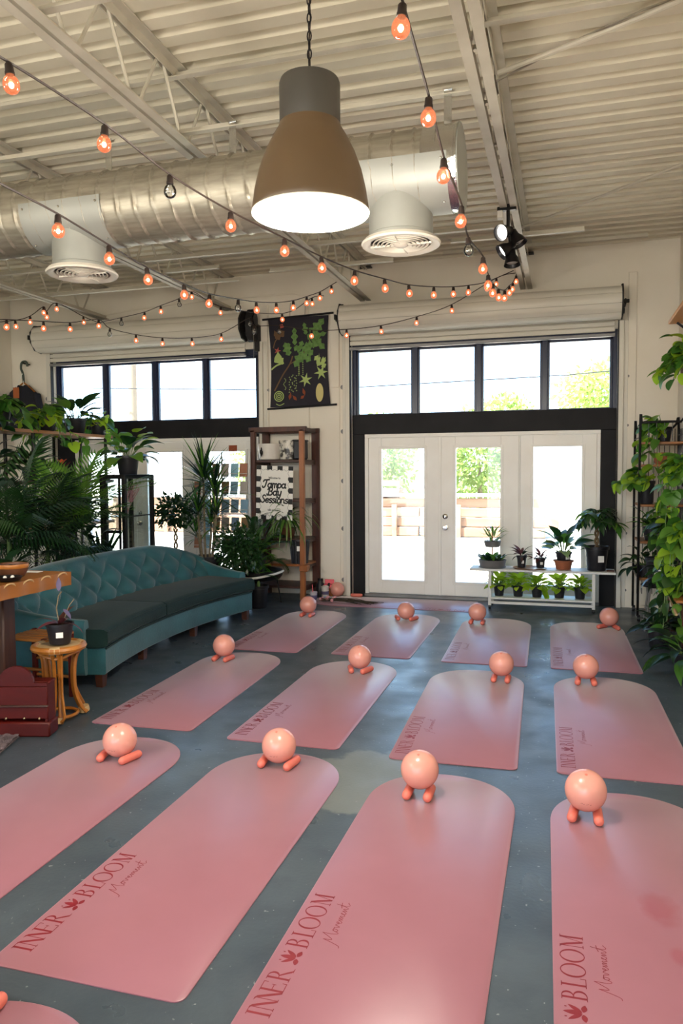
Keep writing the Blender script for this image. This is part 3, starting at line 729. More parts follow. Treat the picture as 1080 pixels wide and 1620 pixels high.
# ================================================================ big pendant lamp
def pendant(x, y, z, label, power=LAMP_W):
    t = thing('pendant_lamp', label, 'lamp', (x, y, z))
    ob('shade', MB().lathe([(.232, .0), (.2345, .004), (.231, .03), (.222, .09), (.205, .16), (.178, .235), (.150, .29), (.126, .33), (.121, .345), (.117, .345), (.146, .285), (.174, .23), (.2, .157), (.217, .088), (.226, .03), (.229, .004)], 48, cap=False), 'lamp_taupe', t)
    ob('neck', MB().lathe([(.118, .335), (.1205, .345), (.1205, .50), (.116, .513), (.10, .519), (.0, .521)], 40, cap=False), 'lamp_grey', t)
    ob('diffuser', MB().lathe([(.0, .022), (.226, .022), (.226, .026), (.0, .026)], 40, cap=False), 'lamp_glow', t)
    ob('rim', MB().tube([(.2325*cos(q), .2325*sin(q), .001) for q in [2*PI*i/48 for i in range(48)]], .0032, 6, closed=True), 'lamp_inside', t)
    cb = MB(); zz = .53; i = 0
    ob('eye_bolt', MB().lathe([(.02, .52), (.02, .527), (.006, .53), (.006, .545)], 12), 'black_metal', t)
    top = 4.09 - z
    me = MB().tube([(.008*cos(q), 0, .021*sin(q)+.0*q) for q in [2*PI*k/10 for k in range(10)]], .0028, 5, closed=True).mesh('chain_link')
    while zz < top-.02:
        link('chain_link', me, 'black_metal', t, (0, 0, zz+.02), (0, 0, (i % 2)*PI/2)); zz += .0345; i += 1
    ob('cord', MB().tube(smooth_path([(.004*(-1)**k, .004, lerp(.52, top, k/8)) for k in range(9)], 3), .003, 6), 'cable', t)
    ld = bpy.data.lights.new('lamp_light', 'POINT'); ld.energy = power; ld.color = (1.0, .91, .77); ld.shadow_soft_size = .2; ld.specular_factor = 0.0
    lo = bpy.data.objects.new('lamp_light', ld); COL.objects.link(lo); lo.parent = t; lo.location = (0, 0, -.12)
    return t
pendant(-.985, 2.91, 2.595, 'large taupe pendant lamp hanging on a chain in front of the duct')
for i, (x, y) in enumerate(((-3.9, 1.3), (.1, -2.4), (-3.9, -1.6), (-1.9, -4.4))):  # unseen extra pendants, added to brighten the ceiling and room
    pendant(x, y, 2.595, ('added unseen taupe pendant beside the slab table, extra fill light', 'added unseen taupe pendant behind the viewer, plant rack side, fill light', 'added unseen taupe pendant behind the viewer, sofa side, fill light', 'added unseen taupe pendant farthest behind the viewer, fill light')[i])

# ================================================================ black clip spotlights on the joist
def spot(pos, aim, label, lit):
    d = Vector(aim).normalized(); q = d.to_track_quat('Z', 'Y')
    t = thing('spotlight', label, 'spotlight', pos, group='black spotlights on the joist'); t.rotation_mode = 'QUATERNION'; t.rotation_quaternion = q
    ob('spot_shade', MB().lathe([(.020, -.10), (.030, -.095), (.034, -.05), (.052, -.02), (.064, .03), (.066, .035), (.061, .03), (.048, -.018), (.02, -.03)], 22, cap=False), 'black_metal', t)
    ob('lens', MB().lathe([(.0, .012), (.045, .010), (.052, .004)], 20, cap=False), 'spot_white' if lit else 'ceramic_white', t)
    ob('stem', MB().tube([(0, 0, -.09), (0, -.01, -.13)], .012, 8), 'black_metal', t)
sx, sy = -.46, 6.27
spot((-.495, 6.22, 3.46), (-.55, -.75, -.35), 'black spotlight with its bright face towards the viewer, upper of the cluster', True)
spot((-.385, 6.30, 3.405), (.45, -.1, -.85), 'black spotlight on the plant rack side of the cluster, turned down', False)
spot((-.49, 6.28, 3.335), (-.75, -.25, -.55), 'black spotlight pointing to the sofa side, middle of the cluster', True)
spot((-.43, 6.30, 3.25), (.05, -.15, -.9), 'black spotlight pointing straight down, lowest of the cluster', False)
t = thing('spotlight_bar', 'black clamp and bar holding the cluster of black spotlights', 'bracket', (sx, sy, 3.0))
ob('clamp', MB().box((0, 0, .665), (.13, .05, .05), .006).box((-.07, 0, .64), (.03, .05, .06), .004), 'black_metal', t)
ob('bar', MB().tube([(0, 0, .64), (0, .01, .5), (.02, .03, .38), (.01, .03, .3)], .014, 8), 'black_metal', t)
o = ob('power_brick', MB().box((-.52, 6.24, 3.60), (.045, .06, .06), .005), 'white_card'); tag(o, 'small white box clipped beside the spotlights', 'box')

# ================================================================ string lights
ME_SOCK = MB().lathe([(.010, -.012), (.0125, -.016), (.0135, -.035), (.015, -.038), (.015, -.046), (.006, -.047)], 10).mesh('socket')
ME_GLOBE = MB().lathe([(.0115, -.045), (.0125, -.050), (.0195, -.056), (.0245, -.066), (.026, -.077), (.0245, -.088), (.018, -.098), (.009, -.103), (0, -.104)], 16, cap=False).mesh('bulb')
ME_GLOBE2 = ME_GLOBE.copy()
ME_FIL = MB().sphere((0, 0, -.077), .0085, 8, 6, (1, 1, 1.2)).mesh('filament')
ME_FIL2 = MB().tube([(-.008, 0, -.07), (-.006, 0, -.085), (0, .004, -.08), (.006, 0, -.085), (.008, 0, -.07)], .0012, 4).mesh('filament')
def px(x, y, d):
    """point seen along a sight line at a distance, used once for each hung bulb"""
    v = _f + _r*((x-540)/1193.47) - _u*((y-810)/1193.47)
    return Vector((0, 0, EYE)) + v*d
def string_lights(label, pts, bulbs, ends=(None, None), clear=()):
    t = thing('string_lights', label, 'string lights', (0, 0, 0), group='festoon strings with amber globe bulbs')
    P = [Vector(p) for p in bulbs]; path = []
    if ends[0]: path.append(Vector(ends[0]))
    path += [p + Vector((0, 0, .07)) for p in P]
    if ends[1]: path.append(Vector(ends[1]))
    ob('cable', MB().tube(smooth_path(path, 5), .0045, 5), 'cable', t)
    for i, p in enumerate(P):
        rz = random.uniform(0, 6); tl = random.uniform(-.12, .12)
        s = link('socket', ME_SOCK, 'socket', t, p+Vector((0, 0, .077)), (tl, tl*.5, rz))
        c = i in clear
        link('bulb', ME_GLOBE2 if c else ME_GLOBE, 'bulb_clear' if c else 'bulb_lit', s, label='unlit clear bulb' if c else None)
        link('filament', ME_FIL2 if c else ME_FIL, 'bracket_dark' if c else 'filament', s)
    return t
ds = [2.35, 2.72, 3.12, 3.55, 3.98, 4.42, 4.88, 5.35, 5.85, 6.35, 6.85, 7.3, 7.75]
b1 = [(14, 134), (167, 228), (269, 303), (365, 358), (450, 398), (508, 425), (561, 445), (608, 457), (646, 465), (686, 467), (717, 466), (741, 463), (769, 457)]
string_lights('festoon string sagging from the viewer past the pendant lamp to the spotlight joist', None, [px(x, y, d) for (x, y), d in zip(b1, ds)], (px(-60, 60, 2.1), px(812, 428, 8.3)), (2,))
b2 = [(637, 46, 2.05), (678, 187, 2.45), (702, 279, 2.85), (730, 350, 3.3), (740, 397, 3.75), (764, 426, 4.2), (772, 452, 4.7), (779, 464, 5.3), (788, 471, 5.9), (798, 472, 6.5), (805, 464, 7.0), (811, 458, 7.5), (816, 446, 8.0)]
string_lights('festoon string dropping steeply from above the viewer beside the pendant lamp', None, [px(*b) for b in b2], (px(628, -40, 1.8), px(819, 428, 8.45)), (4,))
b3 = [(11, 518, 6.9), (69, 520, 7.4), (111, 521, 7.9), (156, 516, 8.35), (174, 529, 8.6), (215, 539, 8.75), (257, 544, 8.8), (303, 544, 8.75), (350, 537, 8.7), (396, 512, 8.65), (401, 525, 8.6), (442, 525, 8.6), (493, 532, 8.55), (548, 531, 8.5), (602, 525, 8.45), (659, 511, 8.4), (714, 492, 8.35), (785, 450, 8.3)]
string_lights('festoon string crossing in front of both shutter coils and the plant poster', None, [px(*b) for b in b3], (px(-40, 505, 6.5), px(815, 432, 8.4)), (4, 9, 10, 11))
b4 = [(92, 366, 3.05), (173, 411, 3.6), (232, 443, 4.15), (291, 467, 4.75), (332, 481, 5.3), (377, 488, 5.85), (405, 491, 6.35), (437, 491, 6.85), (464, 487, 7.3), (485, 480, 7.75), (506, 472, 8.15), (524, 461, 8.5)]
string_lights('festoon string from the sofa side below the duct to the joist end above the poster', None, [px(*b) for b in b4], (px(-20, 280, 2.4), px(537, 443, 8.75)), (5,))
b5 = [(192, 512, 9.0), (229, 503, 8.9), (254, 493, 8.85), (283, 482, 8.8), (303, 470, 8.75), (349, 495, 8.7), (446, 506, 8.65), (493, 481, 8.6)]
string_lights('thin festoon string zigzagging above the sofa-side shutter coil', None, [px(*b) for b in b5], (px(150, 512, 9.2), px(512, 468, 8.6)), (0, 3))
b6 = [(24, 517, 8.3), (48, 510, 8.4), (69, 495, 8.5), (74, 502, 8.6), (90, 489, 8.7), (132, 510, 9.0)]
string_lights('short festoon string near the wall with the hanging jacket', None, [px(*b) for b in b6], (px(-30, 512, 8.0), px(160, 512, 9.1)))

# ================================================================ hanging botanical chart
t = thing('botanical_poster', 'black hanging cloth chart of green plant drawings between two rods on the wall', 'poster', (-3.24, YW-.045, 2.95))
def cloth(u, v):
    z = lerp(.565, -.555, v); wv = .405 - .03*sin(PI*v)
    x = lerp(-wv, wv, u) + .02*(v-.5)
    return (x, -.006*sin(u*9+v*3)*sin(PI*v)-.01, z)
def shell(fn, nu, nv, th=.003):
    b = MB(); b.grid(fn, nu, nv); nn = len(b.v); f = list(b.f)
    b.v += [(x, y+th, z) for x, y, z in b.v]; b.f += [tuple(i+nn for i in reversed(q)) for q in f]; return b
ob('cloth', shell(cloth, 16, 20), 'poster_cloth', t)
ob('rod', MB().lathe([(.013, -.475), (.013, .475)], 10, (0, -.005, .575), axis='X'), 'black_metal', t, rot=(0, -.03, 0))
ob('rod', MB().lathe([(.013, -.465), (.013, .465)], 10, (.01, -.005, -.56), axis='X'), 'black_metal', t, rot=(0, -.035, 0))
ob('cord', MB().tube([(-.12, 0, .58), (-.115, .01, .75)], .003, 5).tube([(.08, 0, .58), (.085, .01, .75)], .003, 5), 'cable', t)
amap = lambda x, y, h: (x, -.019-h, y)
def art(b, pts, w, k=4): ribbon(b, [(p.x, p.y) for p in smooth_path([(a, c, 0) for a, c in pts], k)], w, h1=.002, fn=amap)
def aleaf(b, c, ang, l, w, lobes=4):
    n = 22; P = []
    for s in (1, -1):
        rng = range(n+1) if s > 0 else range(n-1, 0, -1)
        for i in rng:
            tt = i/n; ww = .52*w*sin(PI*min(1, tt))**.7*(1+.38*sin(tt*lobes*2*PI-1.2))*(1-.2*tt)
            P.append((s*ww, l*tt))
    R = [(c[0]+x*cos(ang)-y*sin(ang), c[1]+x*sin(ang)+y*cos(ang)) for x, y in P]
    base = len(b.v); dz = .0012+.0004*(len(b.v)//44); b.v += [amap(x, y, dz) for x, y in R]
    m = len(R)
    for i in range(m//2): b.f.append((base+i, base+i+1, base+(m-i-1) % m, base+(m-i) % m)) if i else b.f.append((base, base+1, base+m-1))
def chart_leaf(b, x0, y0, x1, y1, w, lobes=3):
    bx_, by_, tx, ty = (x0-530)*.00176, (600-y0)*.00156, (x1-530)*.00176, (600-y1)*.00156
    aleaf(b, (bx_, by_), math.atan2(ty-by_, tx-bx_)-PI/2, math.hypot(tx-bx_, ty-by_), w, lobes)
g = MB()
for q in ((600, 425, 722, 262, .13, 4), (612, 412, 742, 378, .075, 3), (628, 405, 728, 505, .10, 3), (588, 385, 572, 285, .065, 3), (502, 465, 498, 318, .075, 3), (460, 545, 425, 435, .10, 3), (432, 470, 470, 452, .05, 2),
          (548, 505, 492, 478, .08, 2), (560, 480, 640, 548, .12, 3), (575, 470, 662, 468, .10, 3), (565, 515, 498, 640, .11, 3), (560, 545, 625, 595, .09, 2), (540, 500, 560, 430, .07, 2)): chart_leaf(g, *q)
ob('leaf_drawing', g, 'art_green', t, fix=False, label='green leaf drawings')
g = MB(); art(g, [(-.33, -.35), (-.22, -.16), (-.12, -.02), (-.08, .08)], .018); art(g, [(-.12, -.02), (-.02, .03), (.02, .05)], .014); art(g, [(.02, .05), (.1, .16), (.16, .3)], .012)
ob('branch_drawing', g, 'art_brown', t, fix=False, label='brown branch drawing')
g = MB()
def star(b, c, r, n=6, rot=0):
    P = [(c[0]+(r if i % 2 == 0 else r*.35)*cos(rot+PI*i/n), c[1]+(r if i % 2 == 0 else r*.35)*sin(rot+PI*i/n)) for i in range(2*n)]
    b.add([amap(*c, .002)]+[amap(*p, .002) for p in P], [(0, 1+i, 1+(i+1) % (2*n)) for i in range(2*n)])
star(g, (.09, -.225), .092, 6, .3); star(g, (.295, -.14), .095, 6, .1)
for q in ((690, 600, 650, 560, .075, 2), (690, 600, 668, 640, .05, 1), (700, 590, 735, 600, .085, 2), (700, 600, 728, 655, .07, 2), (690, 640, 683, 535, .012, 1), (375, 600, 372, 505, .075, 1), (370, 600, 415, 560, .09, 1), (370, 600, 345, 555, .05, 1)): chart_leaf(g, *q)
for k in range(26): star(g, (-.08+.05*math.sin(k*1.7), -.16-.0085*k), .012, 4)
for k in range(20): star(g, (.02+.035*math.cos(k*2.1), -.01-.008*k), .012, 4)
for k in range(10): star(g, (-.19+.015*math.sin(k), -.2-.015*k), .010, 4)
art(g, [(-.37, -.08), (-.30, -.03), (-.2, .0)], .02)
ob('flower_drawing', g, 'art_pale', t, fix=False, label='pale green flower drawings')
g = MB(); cc = [(.275+.05*cos(q), -.39+.115*sin(q)) for q in [2*PI*k/24 for k in range(24)]]; g.add([amap(*p, .002) for p in cc], [tuple(range(24))])
ob('seed_drawing', g, 'art_cream', t, fix=False, label='cream seed drawing')
g = MB()
for r, w_ in ((.062, .012), (.04, .010), (.018, .012)): ribbon(g, [(-.27+r*cos(q), -.42+r*sin(q)) for q in [2*PI*k/24 for k in range(25)]], w_, h1=.002, fn=amap)
art(g, [(-.31, -.515), (-.26, -.535), (-.20, -.512)], .01)
ob('section_drawing', g, 'art_pale', t, fix=False, label='round section drawing')
g = MB(); aleaf(g, (-.13, -.47), -.2, .1, .03, 1); aleaf(g, (-.03, -.48), .7, .09, .03, 1); aleaf(g, (.08, -.42), .3, .1, .03, 1); aleaf(g, (.02, -.46), -.9, .07, .03, 1)
ob('fruit_drawing', g, 'art_rust', t, fix=False, label='rust fruit drawings')
g = MB(); star(g, (-.285, .155), .05, 5); chart_leaf(g, 395, 320, 410, 285, .05, 1)
ob('bud_drawing', g, 'art_red', t, fix=False, label='faded red bud drawing')
g = MB(); chart_leaf(g, 350, 400, 425, 345, .10, 2); chart_leaf(g, 370, 395, 345, 335, .05, 1); art(g, [(-.34, .19), (-.31, .28), (-.25, .33)], .014)
ob('thistle_drawing', g, 'art_brown', t, fix=False, label='olive thistle drawing')

# ================================================================ tall wooden rack with the welcome sign
t = thing('wooden_rack', 'tall dark wooden rack with slanted front posts against the wall by the far mat', 'rack', (-3.36, 8.85, 0))
def post(b, p, q, w, d):
    p, q = Vector(p), Vector(q); ax = (q-p).normalized(); R = Matrix((Vector((1, 0, 0)), ax.cross(Vector((1, 0, 0))).normalized(), ax)).transposed()
    b.box((p+q)/2, (w, d, (q-p).length), .004, rot=R)
for x, m, dz in ((-.32, 'rack_wood', 0), (.31, 'rack_wood_light', 0)):
    b = MB(); post(b, (x, -.24, 0), (x, -.24, 2.08), .06, .06); ob('front_post', b, m, t)
for x in (-.34, .33):
    b = MB(); post(b, (x, .22, 0), (x, .22, 2.07), .10, .04); ob('rear_post', b, 'rack_wood', t)
ob('top_rail', MB().box((0, -.24, 2.085), (.74, .06, .06), .004), 'rack_wood', t); ob('top_rail', MB().box((0, .22, 2.085), (.76, .05, .06), .004), 'rack_wood', t)
for x in (-.33, .32): ob('side_rail', MB().box((x, -.01, 2.08), (.05, .44, .05), .004), 'dark_wood', t)
for z, m in ((1.70, 'dark_wood'), (1.22, 'dark_wood'), (.74, 'dark_wood'), (.43, 'rack_wood_light'), (.16, 'dark_wood')):
    s_ = ob('shelf_board', MB().box((0, -.01, z), (.66, .46, .03), .004), m, t)
    ob('cleat', MB().box((-.315, -.01, z-.03), (.03, .44, .03)).box((.315, -.01, z-.03), (.03, .44, .03)), 'dark_wood', s_)
ob('foot_block', MB().box((.33, -.24, .40), (.10, .12, .08), .01), 'rack_wood_light', t)
# the sign
SG = thing('welcome_sign', 'white welcome sign with black checkered border hanging on the wooden rack', 'sign', (-3.39, 8.56, 1.315), 0)
SG.rotation_euler = (math.radians(2), math.radians(2.5), 0)
SW, SH = .475, .655
ob('board', MB().box((0, 0, 0), (SW, .006, SH), .001), 'white_card', SG, smooth=False)
smp = lambda x, y, h: (x, -.0032-h, y)
nx_, ny_ = 7, 10; cw, chh = SW/nx_, SH/ny_
for i in range(nx_):
    for j in range(ny_):
        if (i+j) % 2 == 0 and (i in (0, nx_-1) or j in (0, ny_-1)):
            bw = .062; x0, y0 = -SW/2+i*cw, SH/2-(j+1)*chh; x1, y1 = x0+cw, y0+chh
            if i == 0: x1 = x0+bw
            if i == nx_-1: x0 = x1-bw
            if j == 0: y0 = y1-.05
            if j == ny_-1: y1 = y0+.05
            ck = MB(); ck.add([smp(x, y, .0004) for x, y in ((x0, y0), (x1, y0), (x1, y1), (x0, y1))], [(0, 1, 2, 3)])
            ob('checker_square', ck, 'ink', SG, fix=False, smooth=False, label='black checker square')
wavy = []
hx, hy = SW/2-.058, SH/2-.05; per = []
for (ax_, ay), (bx_, by), n_ in (((-hx, hy), (hx, hy), 6), ((hx, hy), (hx, -hy), 8), ((hx, -hy), (-hx, -hy), 6), ((-hx, -hy), (-hx, hy), 8)):
    L_ = math.hypot(bx_-ax_, by-ay); tx, ty = (bx_-ax_)/L_, (by-ay)/L_
    for k in range(n_*8):
        u = k/(n_*8); off = .008*cos(u*n_*2*PI); per.append((lerp(ax_, bx_, u)-ty*off, lerp(ay, by, u)+tx*off))
pl = MB(); pl.add([smp(0, 0, .0006)]+[smp(x, y, .0006) for x, y in per], [(0, 1+i, 1+(i+1) % len(per)) for i in range(len(per))])
ob('scalloped_panel', pl, 'white_card', SG, fix=False, smooth=False, label='plain white panel with scalloped edge')
sc_ = MB(); ribbon(sc_, per+[per[0]], .003, h1=.0009, fn=smp); ob('scallop_line', sc_, 'ink', SG, fix=False, smooth=False)
def el(cx_, cy_, rx, ry, a0, a1, n=10): return [(cx_+rx*cos(math.radians(lerp(a0, a1, i/n))), cy_+ry*sin(math.radians(lerp(a0, a1, i/n)))) for i in range(n+1)]
def glyph(ch):
    """strokes of a rounded brush letter, x-height 1; returns (strokes, advance)"""
    o = lambda: el(.42, .5, .40, .48, 0, 360, 16)
    S = {'a': ([o(), [(.84, 1), (.82, .3), (.92, .02), (1.08, .1)]], 1.12), 'b': ([[(.08, 1.7), (.06, .1)], o()], 1.0), 'c': ([el(.42, .5, .40, .48, 50, 320, 12)], .86),
         'd': ([o(), [(.84, 1.7), (.82, .02)]], 1.05), 'e': ([[(.06, .5), (.78, .56)] + el(.42, .5, .38, .46, 10, 320, 14)], .92), 'h': ([[(.08, 1.7), (.06, 0)], [(.08, .6)]+el(.45, .6, .36, .38, 170, 10, 8)+[(.82, 0)]], 1.0),
         'i': ([[(.12, 1), (.10, .15), (.22, 0), (.36, .1)], [(.16, 1.38), (.18, 1.42)]], .46), 'l': ([[(.14, 1.75), (.10, .15), (.24, 0), (.36, .1)]], .46),
         'm': ([[(.08, 1), (.06, 0)], [(.08, .6)]+el(.34, .62, .26, .36, 170, 10, 8)+[(.60, 0)], [(.60, .6)]+el(.86, .62, .26, .36, 170, 10, 8)+[(1.12, .1), (1.26, .05)]], 1.34),
         'n': ([[(.08, 1), (.06, 0)], [(.08, .6)]+el(.42, .62, .34, .36, 170, 10, 8)+[(.76, .1), (.92, .05)]], 1.0), 'o': ([o()], .94),
         'p': ([[(.08, 1), (.02, -.65)], o()], 1.0), 's': ([el(.40, .74, .30, .24, 40, 240, 8)+el(.34, .26, .32, .26, 60, -150, 10)], .78), 't': ([[(.22, 1.4), (.18, .2), (.32, 0), (.46, .1)], [(-.02, 1), (.46, 1)]], .55),
         'y': ([[(.06, 1), (.14, .3), (.40, .05), (.72, .3)], [(.80, 1), (.74, .0), (.5, -.6), (.12, -.45), (.1, -.3)]], .98), '.': ([[(.1, .05), (.14, .06)]], .3), ' ': ([], .5),
         'T': ([[(-.12, 1.35), (.05, 1.72), (.5, 1.75), (1.25, 1.85)], [(.68, 1.7), (.5, .5), (.28, .05), (-.1, .0), (-.2, .28)]], 1.12),
         'B': ([[(.3, 1.6), (.16, .0)], [(-.1, 1.3), (.1, 1.7), (.6, 1.8)]+el(.6, 1.36, .42, .42, 80, -80, 8)+[(.36, .92)]+el(.64, .46, .46, .46, 85, -95, 9)+[(.2, .02), (-.15, .0), (-.2, .25)]], 1.34),
         'S': ([el(.62, 1.38, .36, .36, 20, 230, 9)+el(.40, .46, .44, .46, 60, -130, 10)+[(-.1, .35)]], 1.08), 'W': ([[(0, 1.6), (.3, 0), (.6, 1.3), (.95, 0), (1.3, 1.6)]], 1.3)}
    return S[ch]
def write(b, text, cx_, y, xh, w, slant=.16, space=0.0, h=.0012):
    tot = sum(glyph(c)[1]+space for c in text); x = cx_-tot*xh/2
    for c in text:
        st, ad = glyph(c)
        for s_ in st:
            P = [(x+(u+slant*v)*xh, y+v*xh) for u, v in s_]
            if len(P) < 9 and len(P) > 2: P = [(p.x, p.y) for p in smooth_path([(a, d, 0) for a, d in P], 3)]
            ribbon(b, P, w, h1=h, fn=smp, caps=True)
        x += (ad+space)*xh
tb = MB(); write(tb, 'Tampa', 0, .062, .052, .0175); write(tb, 'Bay', 0, -.030, .052, .0175); write(tb, 'Sessions', 0, -.122, .052, .0165)
ob('title_lettering', tb, 'ink', SG, fix=False, smooth=False, label='bold black brush lettering')
tb = MB(); write(tb, 'Welcome to', 0, .170, .0155, .0042, 0, .12); write(tb, 'tdb.sessions', 0, -.222, .0155, .0042, 0, .1)
ob('small_lettering', tb, 'ink', SG, fix=False, smooth=False, label='small black lettering')
ob('hanging_hook', MB().tube([(-.1, .004, SH/2-.01), (-.1, .03, SH/2+.02), (-.1, .06, SH/2-.0)], .003, 5), 'black_metal', SG)
# pots and gear on the rack
def bowl(name, label, cat, loc, prof, m, n=26, parts=None, group=None):
    t = thing(name, label, cat, loc, 0, group); ob('body', MB().lathe(prof, n, cap=False), m, t); return t
t = thing('planter_box', 'white oval planter printed with dark leaves on the rack, in front', 'planter', (-3.52, 8.74, 1.715))
ob('body', MB().lathe([(.10, 0), (.125, .01), (.15, .20), (.143, .20), (.118, .02), (0, .015)], 26, cap=False), 'ceramic_white', t)
g = MB(); lm = lambda x, y, h: (.146*sin(x), -.146*cos(x), y)
for x, y in ((-.5, .10), (-.38, .13), (-.3, .09), (-.42, .07)): g.add([lm(x+.09*cos(q), y+.028*sin(q), 0) for q in [2*PI*k/10 for k in range(10)]], [tuple(range(10))])
ob('leaf_print', g, 'ink', t, fix=False); 
t = thing('planter_box', 'white planter with black leaf print on the rack, behind the plainer white one', 'planter', (-3.28, 8.80, 1.715))
ob('body', MB().lathe([(.09, 0), (.115, .01), (.135, .24), (.128, .24), (.108, .02), (0, .015)], 26, cap=False), 'ceramic_terrazzo', t)
t = thing('black_planter', 'black square planter at the end of the top rack shelf', 'planter', (-3.12, 8.76, 1.715))
ob('body', MB().box((0, 0, .12), (.13, .2, .24), .02), 'black_plastic', t); ob('rim', MB().box((0, 0, .235), (.14, .21, .02), .006), 'black_plastic', t)
t = thing('plastic_pot', 'black ribbed nursery pot with a white tag standing low on the wooden rack', 'pot', (-3.13, 8.72, .445))
rb = [( (.105+.02*k/6) , .28*k/6) for k in range(7)]
ob('body', MB().grid(lambda u, v: ((.10+.025*v)*(1+.02*(1 if int(u*48) % 2 else -1))*cos(2*PI*u), (.10+.025*v)*(1+.02*(1 if int(u*48) % 2 else -1))*sin(2*PI*u), .28*v), 48, 4, cu=True), 'black_plastic', t, ang=10)
ob('rim', MB().lathe([(.124, .275), (.134, .278), (.134, .298), (.12, .298), (.118, .25), (0, .25)], 26, cap=False), 'black_plastic', t)
ob('label_tag', MB().box((.035, -.123, .19), (.055, .004, .06)), 'paper_white', t)
t = thing('low_stand', 'low dark metal stand with thin legs and a pale curved strip under the rack', 'stand', (-3.55, 8.30, 0))
ob('tray', MB().lathe([(0, .30), (.30, .30), (.33, .34), (.34, .40), (.32, .40), (.30, .35), (0, .33)], 26, cap=False), 'black_metal', t)
ob('edge_strip', MB().tube([(.345*cos(q), .345*sin(q), .345+.05*max(0, sin(q+1.2))) for q in [-PI*.75+PI*.8*i/14 for i in range(15)]], .014, 6), 'white_paint', t)
for a in (.4, 1.9, 3.5, 5.1): ob('leg', MB().tube([(.26*cos(a), .26*sin(a), .31), (.31*cos(a), .31*sin(a), 0)], .009, 6), 'black_metal', t)

# ================================================================ tufted curved sofa
t = thing('sofa', 'long curved tufted teal velvet sofa on dark wooden block feet', 'sofa', (2.0, 6.05, 0))
def SP(R, ph, z): return (-R*cos(ph), R*sin(ph), z)
A0, A1 = -.252, .252
def sweep_box(R0, R1, z0, z1, p0, p1, n, rr=.02, puff=0.0, side=None):
    prof = []
    for (cx_, cz, a0) in ((R0+rr, z0+rr, 180), (R1-rr, z0+rr, 270), (R1-rr, z1-rr, 0), (R0+rr, z1-rr, 90)):
        for k in range(5):
            a = math.radians(a0+90*k/4); prof.append((cx_+rr*cos(a), cz+rr*sin(a)))
    b = MB(); m = len(prof); vs = []
    for i in range(n+1):
        u = i/n; ph = lerp(p0, p1, u)
        for (r, z) in prof:
            zz = z + (puff*(sin(PI*u)**.5)*sin(PI*(r-R0)/(R1-R0)) if z > (z0+z1)/2 else 0)
            vs.append(SP(r, ph, zz))
    fs = [(i*m+k, i*m+(k+1) % m, (i+1)*m+(k+1) % m, (i+1)*m+k) for i in range(n) for k in range(m)]
    fs += [tuple(range(m-1, -1, -1)), tuple(n*m+k for k in range(m))]
    return b.add(vs, fs)
ob('base_skirt', sweep_box(5.365, 6.12, .10, .295, A0, A1, 40, .015), 'velvet', t, ang=50)
pb = MB()
for z, r in ((.292, 5.362), (.295, 5.36)): pb.tube([SP(r, lerp(A0, A1, i/40), z) for i in range(41)], .008, 6)
ob('piping', pb, 'velvet_seat', t)
def cushion(p0, p1):
    c = ob('seat_cushion', sweep_box(5.34, 6.02, .30, .435, p0, p1, 26, .045, .025), 'velvet_seat', t, ang=60)
    ob('welt', MB().tube([SP(5.345, lerp(p0, p1, i/20), .415) for i in range(21)], .006, 6).tube([SP(5.345, lerp(p0, p1, i/20), .325) for i in range(21)], .006, 6), 'velvet_seat', c)
cushion(A0-.003, -.040); cushion(-.037, A1+.003)
def htop(ph):
    a = abs(ph)/.252
    return .80 - (.17 if ph > 0 else .06)*max(0, (a-.45)/.55)**1.8
def tuft(s, z):
    u = s/.32; v = (z-.36)/.26
    q = abs(cos(PI*(u+v)/1.0)*cos(PI*(u-v)/1.0))
    return .055*q**.5
def back_front(u, v):
    ph = lerp(A0-.01, A1+.01, u); zt = htop(ph); z = lerp(.32, zt, v)
    R = lerp(5.93, 6.08, v) + .05*(1-cos(v*PI/2))
    f = min(1, max(0, (v-.02)/.1))*min(1, max(0, (.99-v)/.14)); e = min(1, (1-abs(u-.5)*2)/.05)
    return SP(R - .02 - tuft(ph*6, z)*f*e - .03*(1-f), ph, z)
bb = MB(); bb.grid(back_front, 190, 34)
ob('tufted_back', bb, 'velvet', t, ang=180)
def back_roll(u, v):
    ph = lerp(A0-.012, A1+.012, u); zt = htop(ph); a = lerp(-.2, PI*.5, v) 
    q = lerp(PI*1.05, -.35, v); return SP(6.15+.075*cos(q), ph, zt-.045+.07*sin(q))
ob('top_roll', MB().grid(back_roll, 60, 10), 'velvet', t, ang=180)
def back_rear(u, v):
    ph = lerp(A0-.012, A1+.012, u); return SP(lerp(6.21, 6.16, v), ph, lerp(htop(ph)-.06, .10, v))
ob('rear_panel', MB().grid(back_rear, 50, 4), 'velvet', t)
btn = MB().sphere((0, 0, 0), .011, 8, 6).mesh('button')
for j in range(3):
    z = .36+.26*(j*.5+.5)
    for i in range(-9, 10):
        s = .32*i*.5
        if (i+j) % 2 == 0: continue
        ph = s/6
        if abs(ph) > .23 or z > htop(ph)-.07: continue
        v = (z-.32)/(htop(ph)-.32); R = lerp(5.93, 6.08, v)+.05*(1-cos(v*PI/2))-.022
        link('button', btn, 'velvet', t, SP(R, ph, z))
